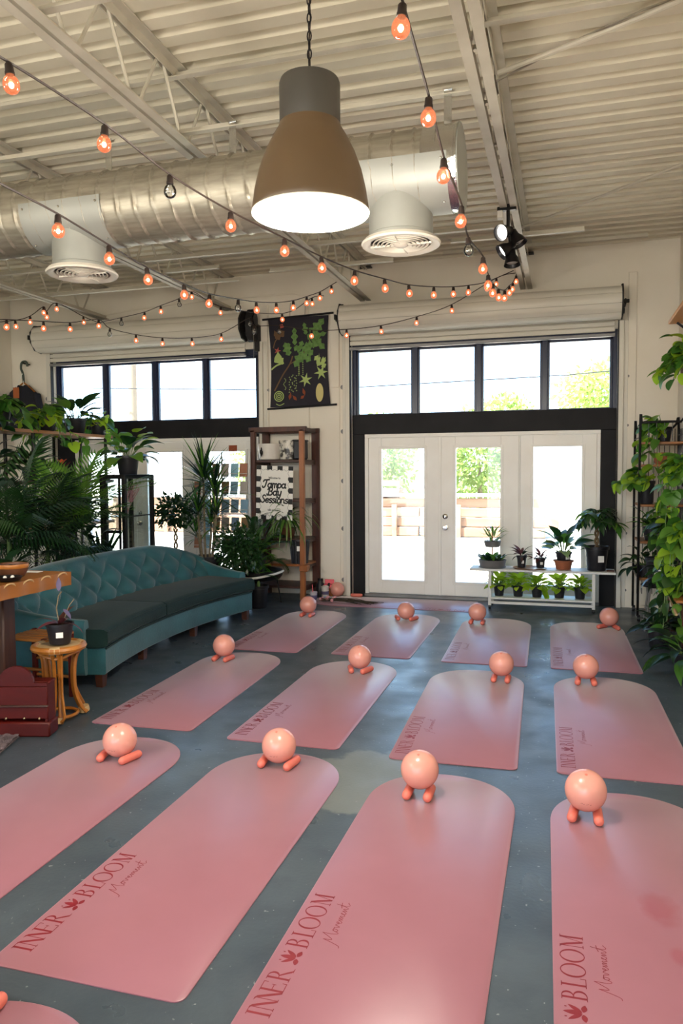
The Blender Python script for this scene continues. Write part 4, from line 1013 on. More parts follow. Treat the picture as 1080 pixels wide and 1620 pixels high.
for s, p in ((-1, A0), (1, A1)):
    def armf(u, v, s=s, p=p):
        R = lerp(5.50, 6.19, u); zt = .535 + .10*u**2 - (.10 if s > 0 else .08)*(1-u)*.4
        q = 2*PI*v; w_ = .062
        zc = (zt+.10)/2; hh = (zt-.10)/2
        cx_, sz = cos(q), sin(q)
        return SP(R, p + s*.002 + w_*math.copysign(abs(cx_)**.5, cx_)/6, zc+hh*math.copysign(abs(sz)**.6, sz))
    b = MB(); nu, nv = 16, 28
    vs = [armf(i/nu, j/nv) for i in range(nu+1) for j in range(nv)]
    b.add(vs, [(i*nv+j, i*nv+(j+1) % nv, (i+1)*nv+(j+1) % nv, (i+1)*nv+j) for i in range(nu) for j in range(nv)]+[tuple(range(nv-1, -1, -1)), tuple(nu*nv+j for j in range(nv))])
    ob('armrest', b, 'velvet', t, ang=55)
for R, ph in ((5.42, -.243), (5.43, -.092), (5.43, .078), (5.42, .243), (6.08, -.24), (6.08, 0), (6.08, .24)):
    p = SP(R, ph, 0)
    ob('foot', MB().prism([(-.032, -.032), (.032, -.032), (.032, .032), (-.032, .032)], 0, .11, lambda x, y, h: (p[0]+x*(.8+2*h), p[1]+y*(.8+2*h), h)), 'sofa_leg', t)

# ================================================================ timber slab table and what stands on it
t = thing('slab_table', 'thick honey-coloured wooden slab table with scalloped edge at the frame edge', 'table', (-3.66, 3.60, 0))
edge = [(.45, -.75+1.5*k/40+0, ) for k in range(41)]
ol = [(.455-.010*abs(sin(k*PI*9/40)), -.75+1.5*k/40) for k in range(41)] + [(-.45, .75), (-.45, -.75)]
ob('slab', MB().prism(ol, .812, .902), 'slab_wood', t, ang=30)
gm = MB().tube([(.01*cos(q)+.0, .055*sin(q), .035*abs(cos(q))) for q in [PI*i/8-PI/2 for i in range(9)]], .006, 5).mesh('edge_gouge')
for k in range(9): link('edge_gouge', gm, 'rattan_wrap', t, (.44, -.66+k*.166, .868))
for x, y in ((.15, .45), (-.25, .45), (.15, -.45), (-.25, -.45)): ob('leg', MB().box((x, y, .406), (.10, .12, .812), .01), 'dark_wood', t)
ob('stretcher', MB().box((-.05, .45, .18), (.4, .06, .08), .006).box((-.05, 0, .18), (.06, .9, .08), .006), 'dark_wood', t)
t = thing('wooden_bowl', 'small round brown basket bowl with pale speckles on the slab table', 'bowl', (-3.40, 4.02, .905))
ob('body', MB().lathe([(.055, 0), (.07, .004), (.092, .04), (.096, .085), (.088, .085), (.082, .04), (0, .015)], 24, cap=False), 'pot_brown', t)
ob('woven_band', MB().lathe([(.0965, .06), (.099, .066), (.099, .08), (.0965, .086)], 24, cap=False), 'rattan', t)
ob('pebbles', MB().sphere((.02, 0, .05), .03).sphere((-.03, .02, .05), .028).sphere((0, -.04, .05), .026), 'soil', t)
t = thing('glass_jar', 'round glass jar holding a small orange gourd on the slab table', 'jar', (-3.42, 3.72, .903))
ob('glass_body', MB().lathe([(.05, 0), (.085, .02), (.10, .07), (.09, .12), (.06, .15), (.058, .15), (.085, .12), (.095, .07), (.08, .025), (0, .01)], 24, cap=False), 'cabinet_glass', t)
ob('gourd', MB().sphere((.02, -.02, .06), .048, 14, 10, (1, 1, .8)), 'pumpkin', t); ob('petals', MB().sphere((-.02, .01, .13), .04, 9, 6, (1.3, 1.2, .5)), 'art_red', t)
t = thing('ceramic_cylinder', 'tall pale ceramic cylinder vase at the frame edge on the slab table', 'vase', (-3.62, 3.88, .903))
ob('body', MB().lathe([(.06, 0), (.065, .01), (.065, .20), (.058, .21), (.05, .205), (.055, .02), (0, .01)], 24, cap=False), 'ceramic_white', t); ob('stems', MB().tube([(0, 0, .02), (-.01, 0, .3), (-.03, .02, .42)], .012, 6).sphere((-.03, .02, .40), .05, 9, 6, (1, 1, 1.6)), 'art_rust', t)
t = thing('glass_dish', 'low dark glass dish with small pale stones on the slab table', 'dish', (-3.30, 3.86, .903))
ob('dish', MB().lathe([(.04, 0), (.07, .006), (.085, .03), (.08, .03), (.065, .012), (0, .008)], 20, cap=False), 'black_metal', t); ob('stone', MB().sphere((.05, -.02, .03), .012, 8, 6), 'ceramic_white', t); ob('stone', MB().sphere((.02, -.05, .03), .011, 8, 6), 'ceramic_white', t)
t = thing('white_spoon', 'small white scoop at the front edge of the slab table', 'spoon', (-3.27, 3.70, .905))
ob('handle', MB().tube([(-.14, -.07, .008), (-.02, -.01, .012)], .007, 6), 'rattan_wrap', t); ob('scoop', MB().sphere((.01, .0, .016), .022, 10, 7, (1, .8, .7)), 'white_paint', t)
o = ob('paper_card', MB().box((-3.45, 4.27, .9045), (.12, .06, .003)), 'paper_white'); tag(o, 'white paper card lying at the far corner of the slab table', 'card')

# ================================================================ rattan stool, red chest, rug, red side chair
t = thing('rattan_stool', 'round honey rattan stool with looping bentwood legs', 'stool', (-3.085, 4.045, 0))
ob('seat', MB().lathe([(0, .478), (.135, .478), (.14, .47), (.14, .455), (0, .455)], 28, cap=False), 'rattan_wrap', t)
ob('seat_ring', MB().tube([(.150*cos(q), .150*sin(q), .468) for q in [2*PI*i/32 for i in range(32)]], .021, 8, closed=True), 'rattan', t)
for k in range(3):
    a = math.radians(-62+120*k); c_, s_ = cos(a), sin(a)
    lg = MB()
    for off in (-.016, .016):
        pts = [(.14, off*1.2, .45), (.10, off, .38), (.088, off, .25), (.10, off, .14), (.135, off*1.4, .05), (.16, off*2, .018)]
        lg.tube(smooth_path([(r*c_-w_*s_, r*s_+w_*c_, z) for r, w_, z in pts], 4), .013, 7)
    lo = ob('leg', lg, 'rattan', t)
    lp = [(.13, .035, .44), (.105, .03, .36), (.11, .03, .20), (.15, .045, .10), (.175, .05, .05), (.165, .02, .022)]
    ob('leg_loop', MB().tube(smooth_path([(r*c_-w_*s_, r*s_+w_*c_, z) for r, w_, z in lp], 4), .009, 6), 'rattan', lo)
    ob('cane_wrap', MB().tube([(.158*c_, .158*s_, .016), (.150*c_, .150*s_, .05)], .034, 10).tube([((.147)*cos(a+q), .147*sin(a+q), .468) for q in (-.2, 0, .2)], .0235, 8), 'rattan_wrap', lo)
ob('foot_ring', MB().tube([(.105*cos(q), .105*sin(q), .035) for q in [2*PI*i/28 for i in range(28)]], .011, 7, closed=True), 'rattan', t)
ob('apron_hoop', MB().tube([(.118*cos(q), .118*sin(q), .425+.012*cos(3*q)) for q in [2*PI*i/30 for i in range(30)]], .010, 7, closed=True), 'rattan', t)
t = thing('carved_chest', 'low dark red wooden box with an arched front board at the frame edge', 'chest', (-3.216, 3.722, 0), math.radians(15.5))
ob('back_board', MB().box((0, .05, .19), (.54, .02, .25), .004), 'red_wood', t); ob('base_plinth', MB().box((0, -.005, .045), (.57, .135, .09), .010), 'red_wood', t)
for x in (-.26, .26): ob('side_board', MB().box((x, 0, .20), (.022, .11, .25), .004), 'red_wood', t)
ob('arched_board', MB().prism([(-.27, .305)]+[(.085+.105*cos(a), .325+.10*sin(a)) for a in [PI-PI*i/14 for i in range(15)]]+[(.27, .325), (.27, .305)], -.062, -.04, lambda x, y, h: (x, h, y)), 'red_wood', t)
ob('front_panel', MB().box((0, -.05, .245), (.54, .02, .115), .004), 'red_wood', t); ob('front_panel', MB().box((0, -.05, .145), (.54, .02, .075), .004), 'red_wood', t)
ob('lid', MB().box((0, .012, .318), (.55, .10, .018), .005), 'red_wood', t); ob('ledge', MB().box((0, -.062, .186), (.55, .02, .012), .004), 'dark_wood', t)
for x in (-.2, -.09, .02, .13, .22): ob('brass_nail', MB().sphere((x, -.062, .112), .008, 8, 6), 'brass', t)
o = MB().grid(lambda u, v: (lerp(-.36, .12, u), lerp(-.9, .07, v)+.012*sin(u*13), .014+.012*abs(sin(v*30))*abs(sin(u*24))), 40, 60)
o.box((-.12, -.415, .006), (.48, .95, .012), .004)
t = thing('woven_rug', 'corner of a thick grey woven rug beside the red chest', 'rug', (-3.20, 3.60, 0), math.radians(18)); ob('pile', o, 'rug_wool', t)
fr = MB()
for k in range(30): fr.tube([(-.36+.48*k/29, .06, .014), (-.36+.48*k/29+.004*(-1)**k, .085, .006)], .004, 4)
ob('fringe', fr, 'rattan_wrap', t, kind='stuff')
t = thing('red_stool', 'small red wooden slat stool behind the rattan stool', 'stool', (-3.46, 4.33, 0))
for x in (-.15, .15):
    for y in (-.14, .14): ob('leg', MB().box((x, y,   .235), (.034, .034, .47), .005), 'red_wood', t)
for k in range(5): ob('seat_slat', MB().box((0, -.13+.065*k, .455), (.34, .05, .018), .005), 'slab_wood', t)
for y in (-.14, .14):
    for z in (.14, .26): ob('rung', MB().tube([(-.15, y, z), (.15, y, z)], .011, 7), 'slab_wood', t)

# ================================================================ black glass cabinets behind the sofa
def glass_cabinet(x0, x1, y0, y1, zb, zt, label, shelves, group=None):
    t = thing('glass_cabinet', label, 'cabinet', ((x0+x1)/2, (y0+y1)/2, 0), group=group); hx, hy = (x1-x0)/2, (y1-y0)/2
    for sx_ in (-1, 1):
        for sy_ in (-1, 1): ob('corner_post', MB().box((sx_*(hx-.014), sy_*(hy-.014), zt/2), (.042, .042, zt), .003), 'black_metal', t, smooth=False)
    for z in (zb, zt-.02):
        ob('frame_rail', MB().box((0, -hy+.014, z), (2*hx, .028, .04), .003).box((0, hy-.014, z), (2*hx, .028, .04), .003).box((-hx+.014, 0, z), (.028, 2*hy, .04), .003).box((hx-.014, 0, z), (.028, 2*hy, .04), .003), 'black_metal', t, smooth=False)
    ob('top_panel', MB().box((0, 0, zt-.005), (2*hx, 2*hy, .02), .003), 'black_metal', t, smooth=False); ob('floor_panel', MB().box((0, 0, zb), (2*hx-.02, 2*hy-.02, .02), .002), 'dark_wood', t, smooth=False)
    for sx_ in (-1, 1): ob('side_glass', MB().box((sx_*(hx-.014), 0, (zb+zt)/2), (.004, 2*hy-.05, zt-zb-.06)), 'cabinet_glass', t, smooth=False)
    for sy_ in (-1, 1): ob('door_glass', MB().box((0, sy_*(hy-.014), (zb+zt)/2), (2*hx-.05, .004, zt-zb-.06)), 'cabinet_glass', t, smooth=False)
    for z in shelves: ob('shelf_glass', MB().box((0, 0, z), (2*hx-.04, 2*hy-.04, .008)), 'cabinet_glass', t, smooth=False); 
    for z in shelves: ob('shelf_wire', MB().box((hx-.01, 0, z), (.006, 2*hy-.04, .012)).box((0, -hy+.01, z), (2*hx-.04, .006, .012)), 'black_metal', t, smooth=False)
    ob('door_frame', MB().box((hx*.55, -hy+.004, (zb+zt)/2), (.022, .014, zt-zb-.06)).box((-hx+.05, -hy+.004, (zb+zt)/2), (.022, .014, zt-zb-.06)).box((-.02, -hy+.004, zb+.32), (2*hx*.75, .014, .03)), 'black_metal', t, smooth=False)
    return t
glass_cabinet(-4.765, -4.47, 7.0, 7.58, .62, 1.545, 'black framed glass cabinet behind the sofa with a potted plant on top', (1.10,))
t = thing('dried_bouquet', 'bundle of pale dried stems leaning inside the glass cabinet', 'bouquet', (-4.58, 7.27, 1.106))
st = MB()
for k in range(12): st.tube([(random.uniform(-.03, .03), -.13+random.uniform(-.03, .03), .0), (random.uniform(-.04, .04), .08+random.uniform(-.06, .06), .30+random.uniform(-.05, .05))], .0045, 5)
ob('stems', st, 'petal_pink', t, kind='stuff'); ob('wrap', MB().tube([(0, -.07, .09), (0, -.04, .14)], .03, 8), 'paper_white', t)
t = thing('dark_garland', 'dark braided garland lying on the floor of the glass cabinet', 'garland', (-4.62, 7.28, .632))
ob('braid', MB().tube(smooth_path([(.09*cos(q)*(1+.12*sin(5*q)), .22*sin(q)*(1+.08*cos(7*q)), .022+.008*sin(9*q)) for q in [2*PI*i/40 for i in range(41)]], 2), .020, 7), 'rack_wood', t)

# ================================================================ plant shelving on the sofa side
t = thing('plant_shelving', 'tall black metal plant shelving with wooden boards behind the sofa', 'shelving', (-5.62, 7.0, 0))
for y in (-1.55, -.2, 1.12):
    for x in (-.18, .18): ob('post', MB().box((x, y, 1.0), (.03, .03, 2.0), .003), 'black_metal', t, smooth=False)
    for z in (.42, .90, 1.40): ob('cross_bar', MB().box((0, y, z), (.36, .025, .025), .002), 'black_metal', t, smooth=False)
for z, m in ((1.975, 'shelf_wood'), (1.43, 'dark_wood'), (.93, 'shelf_wood'), (.44, 'dark_wood')): ob('shelf_board', MB().box((0, -.2, z+.04), (.44, 2.85, .035), .004), m, t, smooth=False)

# ================================================================ greeting card rack
t = thing('card_rack', 'white wire rack full of greeting cards in front of the glazed door behind the sofa', 'rack', (-4.06, 8.45, 0))
for x in (-.36, 0, .36): ob('upright', MB().tube([(x, .06, 0), (x, .06, 1.82)], .010, 7), 'white_paint', t)
for z in (.10, .62, .84, 1.06, 1.28, 1.50): ob('wire_tray', MB().tube([(-.37, -.02, z), (.37, -.02, z)], .004, 5).tube([(-.37, .05, z), (.37, .05, z)], .004, 5).tube([(-.37, -.03, z+.05), (.37, -.03, z+.05)], .004, 5), 'white_paint', t)
ob('header_sign', MB().box((.16, .04, 1.86), (.11, .006, .075), .001), 'art_rust', t); ob('header_stem', MB().tube([(.16, .05, 1.5), (.16, .05, 1.83)], .004, 5), 'white_paint', t)
for x in (-.36, .36): ob('foot', MB().box((x, 0, .015), (.03, .34, .03), .004), 'white_paint', t)
cm = MB().box((0, 0, .085), (.1, .006, .165), .001).mesh('greeting_card'); mats_ = ('card_warm', 'card_blue', 'card_grey')
cmesh = []
for m in mats_:
    c = cm.copy(); c.materials.append(M[m]); cmesh.append(c)
for r, z in enumerate((.63, .85, 1.07, 1.29, 1.51)):
    for k in range(6):
        o = link('greeting_card', cmesh[(r*2+k*(1+r)) % 3], None, None, (-4.06-.31+.124*k+random.uniform(-.008, .008), 8.45+.0+random.uniform(-.004, .004), z), (math.radians(-9), 0, random.uniform(-.06, .06)))
        nm = ('lowest', 'second', 'third', 'fourth', 'top')[r]; pm = ('first', 'second', 'third', 'fourth', 'fifth', 'sixth')[k]
        tag(o, 'printed card in the %s tier of the card rack, %s from the sofa end' % (nm, pm), 'card', 'greeting cards in the wire rack')

# ================================================================ jacket on a hanger
t = thing('hanging_jacket', 'dark jacket with a tan tag on a hanger against the wall beside the window', 'jacket', (-7.33, 9.0, 2.47))
jk = [(-.23, -.30), (-.24, .12), (-.20, .24), (-.06, .34), (.0, .31), (.06, .34), (.20, .22), (.27, .0), (.30, -.30)]
ob('body', MB().prism(jk, -.05, .04, lambda x, z, h: (x*(1+.0*h), h, z)), 'jacket', t, ang=60)
ob('sleeve', MB().tube([(.2, 0, .2), (.28, -.02, -.05), (.30, -.02, -.35)], [.06, .055, .05], 9), 'jacket', t); ob('sleeve', MB().tube([(-.2, 0, .2), (-.26, -.02, -.05), (-.27, -.02, -.35)], [.06, .055, .05], 9), 'jacket', t)
ob('hanger', MB().tube([(-.18, 0, .26), (0, 0, .38), (.18, 0, .24)], .013, 7), 'rattan', t)
ob('leather_tag', MB().box((-.07, -.075, .23), (.10, .008, .15), .006), 'leather_tag', t)
ob('tag_string', MB().tube([(-.07, -.07, .30), (-.02, -.04, .44), (0, -.02, .5)], .004, 5).tube([(.02, -.05, .0), (.02, -.03, .40)], .004, 5), 'paper_white', t)
ob('hook', MB().tube(smooth_path([(0, 0, .38), (-.01, 0, .50), (-.04, 0, .58), (-.02, 0, .66), (.05, 0, .665), (.07, 0, .60)], 4), .016, 8), 'hook_green', t)
ob('wall_peg', MB().tube([(.02, .11, .64), (.02, -.03, .645)], .010, 7), 'black_metal', t)
# ================================================================ leaves and plants
LEAVES = {}
def leaf(kind, L_=.1, W=.05, droop=.5, fold=.25, n=7):
    key = (kind, L_, W, droop)
    if key in LEAVES: return LEAVES[key]
    b = MB(); y = z = 0; a = 0; rows = []
    for i in range(n+1):
        t = i/n
        if kind == 'heart': w = W*(.22+.78*(1-(abs(t-.32)/.68)**2) if t > .32 else (.62+.38*sin(PI/2*t/.32))) * (1 if t < .97 else .1)
        elif kind == 'lance': w = W*sin(PI*min(1, t**.75*1.0))
        elif kind == 'strap': w = W*min(1, .45+4*t)*(1-t**2.2)
        elif kind == 'oval': w = W*sin(PI*t)**.7
        w = max(w, W*.03); rows.append((w, y, z))
        a = -droop*t; y += L_/n*cos(a); z += L_/n*sin(a)
    for w, y, z in rows: b.v += [(-w, y, z+fold*w), (0, y, z), (w, y, z+fold*w)]
    for i in range(n):
        for k in (0, 1): b.f.append((3*i+k, 3*i+k+1, 3*i+k+4, 3*i+k+3))
    me = b.mesh('leaf', True, 180, fix=False); LEAVES[key] = me
    return me
LV = {}
def lmesh(kind, m, *a):
    me = leaf(kind, *a); k = (me.name, m)
    if k not in LV:
        c = me.copy(); c.name = 'leaf'; c.materials.append(M[m]); LV[k] = c
    return LV[k]
def put_leaf(me, t, pos, az, elv, roll=0.0, s=1.0, name='leaf', label=None):
    o = bpy.data.objects.new(name, me); COL.objects.link(o); o.parent = t; o.location = pos
    o.rotation_mode = 'YXZ'; o.rotation_euler = (elv, roll, az-PI/2); o.scale = (s, s, s)
    if label: o['label'] = label
    return o
def pot(t, r, h, m='black_plastic', tagged=False, z=0.0, ta=-1.3):
    ob('pot', MB().lathe([(r*.72, 0), (r*.76, .006), (r*.95, h*.86), (r*1.03, h*.87), (r*1.05, h), (r*.96, h), (r*.92, h*.88), (0, h*.86)], 22, (0, 0, z), cap=False), m, t)
    ob('soil', MB().lathe([(r*.93, h*.88), (r*.5, h*.92), (0, h*.93)], 14, (0, 0, z), cap=False), 'soil', t)
    if tagged: ob('label_tag', MB().box((r*.93*cos(ta), r*.93*sin(ta), z+h*.5), (r*.5, .006, h*.26), rz=ta+PI/2), 'paper_white', t)
def pothos(name, label, loc, r=.10, h=.16, n=5, drop=.4, out=.22, m=('leaf_green', 'leaf_lime'), L_=.10, W=.045, up=6, potm='black_plastic', group=None, seed=0, az0=0, az1=2*PI, per=7, has_pot=True, cat='plant'):
    R = random.Random(seed+17); t = thing(name, label, cat, loc, 0, group)
    if has_pot: pot(t, r, h, potm)
    for i in range(n):
        a = lerp(az0, az1, (i+.5)/n)+R.uniform(-.3, .3); o_ = out*R.uniform(.75, 1.1); dr = drop*R.uniform(.6, 1.1)
        P = smooth_path([(r*.4*cos(a), r*.4*sin(a), h*.9), (r*1.1*cos(a), r*1.1*sin(a), h+.05), (o_*.85*cos(a), o_*.85*sin(a), h-dr*.25), (o_*cos(a+.1), o_*sin(a+.1), h-dr)], 5)
        ob('vine', MB().tube(P, .004, 4), 'stem_green', t)
        for k in range(per):
            u = (k+.5)/per; p = P[min(len(P)-1, int(u*len(P)))]
            put_leaf(lmesh('heart', R.choice(m), L_, W, .6), t, p, a+R.uniform(-1.3, 1.3), R.uniform(-1.1, .1), R.uniform(-.5, .5), R.uniform(.75, 1.2))
    for k in range(up):
        a = R.uniform(az0, az1); e = R.uniform(.2, 1.1); l = R.uniform(.06, .16); p = Vector((cos(a)*cos(e)*l, sin(a)*cos(e)*l, h+sin(e)*l))
        ob('petiole', MB().tube([(0, 0, h*.9), p], .003, 4), 'stem_green', t)
        put_leaf(lmesh('heart', R.choice(m), L_, W, .6), t, p, a, R.uniform(-.6, .4), R.uniform(-.4, .4), R.uniform(.8, 1.3))
    return t
def tuftplant(name, label, loc, r, h, n, m, kind='lance', L_=.16, W=.035, droop=.9, e0=.3, e1=1.2, potm='black_plastic', group=None, seed=0, tagged=False, stem=.0, pet=.06, cat='plant', ta=-1.3, z=0.0):
    R = random.Random(seed+3); t = thing(name, label, cat, loc, 0, group); pot(t, r, h, potm, tagged, z, ta)
    for k in range(n):
        a = 2.4*k+R.uniform(-.3, .3); u = (k+.5)/n; e = lerp(e0, e1, u)+R.uniform(-.12, .12); l = pet*R.uniform(.7, 1.3)*(1+stem*u)
        p = Vector((cos(a)*cos(e)*l, sin(a)*cos(e)*l, z+h*.9+sin(e)*l+stem*u*.1))
        if pet > .03: ob('petiole', MB().tube([(r*.2*cos(a), r*.2*sin(a), z+h*.88), p], .0035, 4), 'stem_green', t)
        put_leaf(lmesh(kind, R.choice(m), L_, W, droop), t, p, a, e*.85, R.uniform(-.4, .4), R.uniform(.75, 1.15))
    return t
def frond_mesh(name, L_, nl, ll, lw, droop, m, curl=.6):
    b = MB(); pts = []; y = z = 0
    for i in range(nl+1):
        t = i/nl; a = -droop*t*t; pts.append((0, y, z)); y += L_/nl*cos(a); z += L_/nl*sin(a)
    b.tube(pts, [.006*(1-.8*i/nl) for i in range(nl+1)], 4)
    for i in range(2, nl+1):
        t = i/nl; l = ll*(sin(PI*min(1, t*.9+.12))**.6); p = Vector(pts[i])
        for s in (-1, 1):
            fw = lerp(.35, 1.15, t); d = Vector((s*cos(fw*.9), sin(fw*.9), .15)); q = p+d*l*.5; e = p+d*l + Vector((0, 0, -curl*l)); nrm = Vector((-d.y, d.x, 0))*lw*.5*s
            b.add([p, q+nrm, e, q-nrm], [(0, 1, 2, 3)])
    me = b.mesh(name, False, fix=False); me.materials.append(M[m]); return me
def palm(name, label, loc, fm, n, z0, e0, e1, r=.14, h=.24, seed=0, s0=.7, s1=1.1, potm='black_plastic', cat='palm', az0=0, az1=2*PI):
    R = random.Random(seed+5); t = thing(name, label, cat, loc); pot(t, r, h, potm)
    if z0 > h+.03: ob('stem', MB().tube([(0, 0, h*.8), (.01, 0, z0)], [.03, .018], 8).tube([(.03, .02, h*.8), (.03, .03, z0*.8)], .014, 6), 'stem_green', t)
    for k in range(n):
        a = lerp(az0, az1, (k+.5)/n)*1.0+R.uniform(-.25, .25)+(2.4*k if az1-az0 > 6 else 0); e = lerp(e0, e1, (k % 5)/4)+R.uniform(-.1, .1)
        put_leaf(fm[k % len(fm)], t, (0, 0, z0+R.uniform(-.08, .04)), a, e, R.uniform(-.3, .3), R.uniform(s0, s1), 'frond')
    return t
def foliage(n, c, rad, s, seed=0, shell_=.55, flat=.35):
    R = random.Random(seed); b = MB()
    while len(b.f) < n:
        v = Vector((R.gauss(0, 1), R.gauss(0, 1), R.gauss(0, 1)))
        if v.length < 1e-3: continue
        v.normalize(); q = R.uniform(shell_, 1.0)*(1+.12*sin(5*v.x+3*v.z+seed)*sin(4*v.y))
        p = Vector((c[0]+v.x*rad[0]*q, c[1]+v.y*rad[1]*q, c[2]+v.z*rad[2]*q))
        d = (v+Vector((R.gauss(0, .6), R.gauss(0, .6), R.gauss(0, .6)-.3))).normalized(); sd = d.cross(Vector((R.gauss(0, 1), R.gauss(0, 1), R.gauss(0, 1)))).normalized()
        k = s*R.uniform(.7, 1.3); b.add([p, p+d*k*.5+sd*k*.25, p+d*k, p+d*k*.5-sd*k*.25], [(0, 1, 2, 3)])
    return b

# ---- sofa side: plants on the shelving
FR_DARK = frond_mesh('frond', .95, 26, .30, .022, 1.0, 'leaf_dark'); FR_DEEP = frond_mesh('frond', .80, 24, .26, .020, 1.2, 'leaf_deep'); FR_GREEN = frond_mesh('frond', .85, 24, .34, .024, .8, 'leaf_green', .3)
FERN = frond_mesh('frond', .42, 26, .06, .016, 1.3, 'leaf_green', .2); FERN_D = frond_mesh('frond', .45, 26, .07, .018, 1.2, 'leaf_dark', .2)
pothos('potted_pothos', 'bushy dark pothos in a black pot on the top shelf beside the hanging jacket', (-5.55, 6.45, 2.035), .12, .20, 8, .22, .32, ('leaf_dark', 'leaf_green'), .15, .065, 20, seed=1)
pothos('potted_pothos', 'dark trailing pothos on the top shelf at the frame edge', (-5.58, 6.05, 2.035), .11, .17, 7, .25, .3, ('leaf_dark', 'leaf_green'), .14, .06, 16, seed=2)
pothos('potted_pothos', 'lime green pothos on the top shelf in front of the window', (-5.55, 7.15, 2.035), .12, .16, 8, .32, .28, ('leaf_lime', 'leaf_green'), .13, .06, 18, seed=3)
tuftplant('potted_aglaonema', 'dark pointed-leaf plant standing tallest on the top shelf', (-5.60, 7.75, 2.035), .13, .18, 26, ('leaf_dark', 'leaf_deep', 'leaf_green'), 'lance', .30, .06, .8, .2, 1.3, seed=4, pet=.16)
pothos('potted_pothos', 'small pothos at the far end of the top shelf with leaves hanging over the board', (-5.52, 8.1, 2.035), .10, .15, 6, .35, .24, ('leaf_green', 'leaf_lime'), .11, .05, 8, seed=31)
t = tuftplant('potted_calathea', 'large glossy green potted plant on top of the glass cabinet', (-4.60, 7.28, 1.546), .125, .21, 26, ('leaf_green', 'leaf_dark', 'leaf_green'), 'lance', .27, .075, 1.0, -.1, 1.3, seed=5, pet=.15)
for k, a in enumerate((-.6, -.2, .25)): put_leaf(lmesh('heart', 'leaf_lime', .16, .07, .5), t, (.10*cos(a)+.08, .12*sin(a), .46-.05*k), a, .4, .2, 1.1)
for y, z, sd in ((6.35, 1.49, 1), (6.95, 1.49, 2)):
    tuftplant('potted_foliage', ('dark leafy potted plant on the second shelf board, nearer the frame edge' if sd == 1 else 'dark leafy potted plant on the second shelf board beside the glass cabinet'), (-5.6, y, z), .10, .15, 30, ('leaf_dark', 'leaf_deep'), 'lance', .25, .055, 1.0, -.1, 1.3, seed=sd+40, pet=.14)
for i, (y, m) in enumerate(((7.35, 'bract_orange'), (7.75, 'bract_red'))):
    t = tuftplant('potted_bromeliad', ('orange flowering plant on the second shelf board' if i == 0 else 'red flowering plant on the low shelf board beside the cabinet'), (-5.5, y, 1.49 if i == 0 else .99), .07, .10, 10, ('leaf_maroon', 'leaf_dark'), 'strap', .18, .014, .6, .5, 1.2, seed=60+i, pet=.02)
    for k in range(6): put_leaf(lmesh('lance', m, .09, .02, .3), t, (0, 0, .18), k*1.05, .9, 0, 1, 'bract')
# ---- sofa side: floor plants between shelving and sofa
palm('kentia_palm', 'tall dark palm nearest the frame edge behind the slab table', (-4.62, 5.42, 0), (FR_DARK, FR_DEEP), 22, 1.0, .0, 1.3, .16, .28, 1, .85, 1.25)
palm('kentia_palm', 'broad dark palm with drooping fronds behind the near end of the sofa', (-4.72, 6.05, 0), (FR_DEEP, FR_DARK), 20, .9, -.1, 1.25, .16, .28, 2, .75, 1.1)
palm('fan_palm', 'bright green palm with upright ribbed fronds below the top shelf', (-4.95, 6.75, 0), (FR_GREEN,), 12, 1.0, .5, 1.3, .14, .26, 3, .85, 1.25)
t = tuftplant('bushy_plant', 'dark glossy bushy plant in a black pot in front of the cabinet door', (-4.72, 6.62, .62), .11, .17, 34, ('leaf_deep', 'leaf_dark'), 'lance', .20, .05, 1.2, -.6, 1.2, seed=8, pet=.2)
ob('pedestal', MB().lathe([(.12, -.62), (.10, -.58), (.06, -.4), (.06, -.1), (.12, -.03), (.13, 0)], 16), 'dark_wood', t)
tuftplant('snake_plant', 'upright broad grey-green snake plant behind the sofa back', (-4.70, 6.90, .45), .08, .14, 9, ('leaf_dark', 'leaf_deep'), 'strap', .46, .035, .05, 1.1, 1.5, seed=9, pet=.0)
ob('wooden_crate', MB().box((-4.70, 6.90, .225), (.22, .22, .45), .01), 'dark_wood'); tag(bpy.data.objects['wooden_crate'], 'dark wooden crate holding up the snake plant behind the sofa', 'crate')
tuftplant('spider_plant', 'arching thin-leaved plant low behind the near end of the sofa back', (-4.55, 5.95, .55), .09, .14, 30, ('leaf_dark', 'leaf_pale', 'leaf_dark'), 'strap', .40, .011, 1.7, .3, 1.4, seed=10, pet=.0)
ob('plant_stand', MB().lathe([(.13, 0), (.11, .03), (.035, .06), (.03, .5), (.10, .54), (.10, .55)], 14, (-4.55, 5.95, 0)), 'dark_wood'); tag(bpy.data.objects['plant_stand'], 'turned dark wooden stand under the arching thin-leaved plant', 'stand')
tuftplant('leafy_plant', 'dark leafy plant low at the frame edge behind the slab table', (-4.35, 4.95, .50), .11, .16, 34, ('leaf_deep', 'leaf_dark'), 'lance', .26, .045, 1.2, -.3, 1.3, seed=12, pet=.2)
ob('plant_stand', MB().lathe([(.14, 0), (.12, .03), (.04, .06), (.035, .45), (.11, .49), (.11, .5)], 14, (-4.35, 4.95, 0)), 'dark_wood'); tag(bpy.data.objects['plant_stand.001'], 'turned dark wooden stand under the low leafy plant at the frame edge', 'stand')
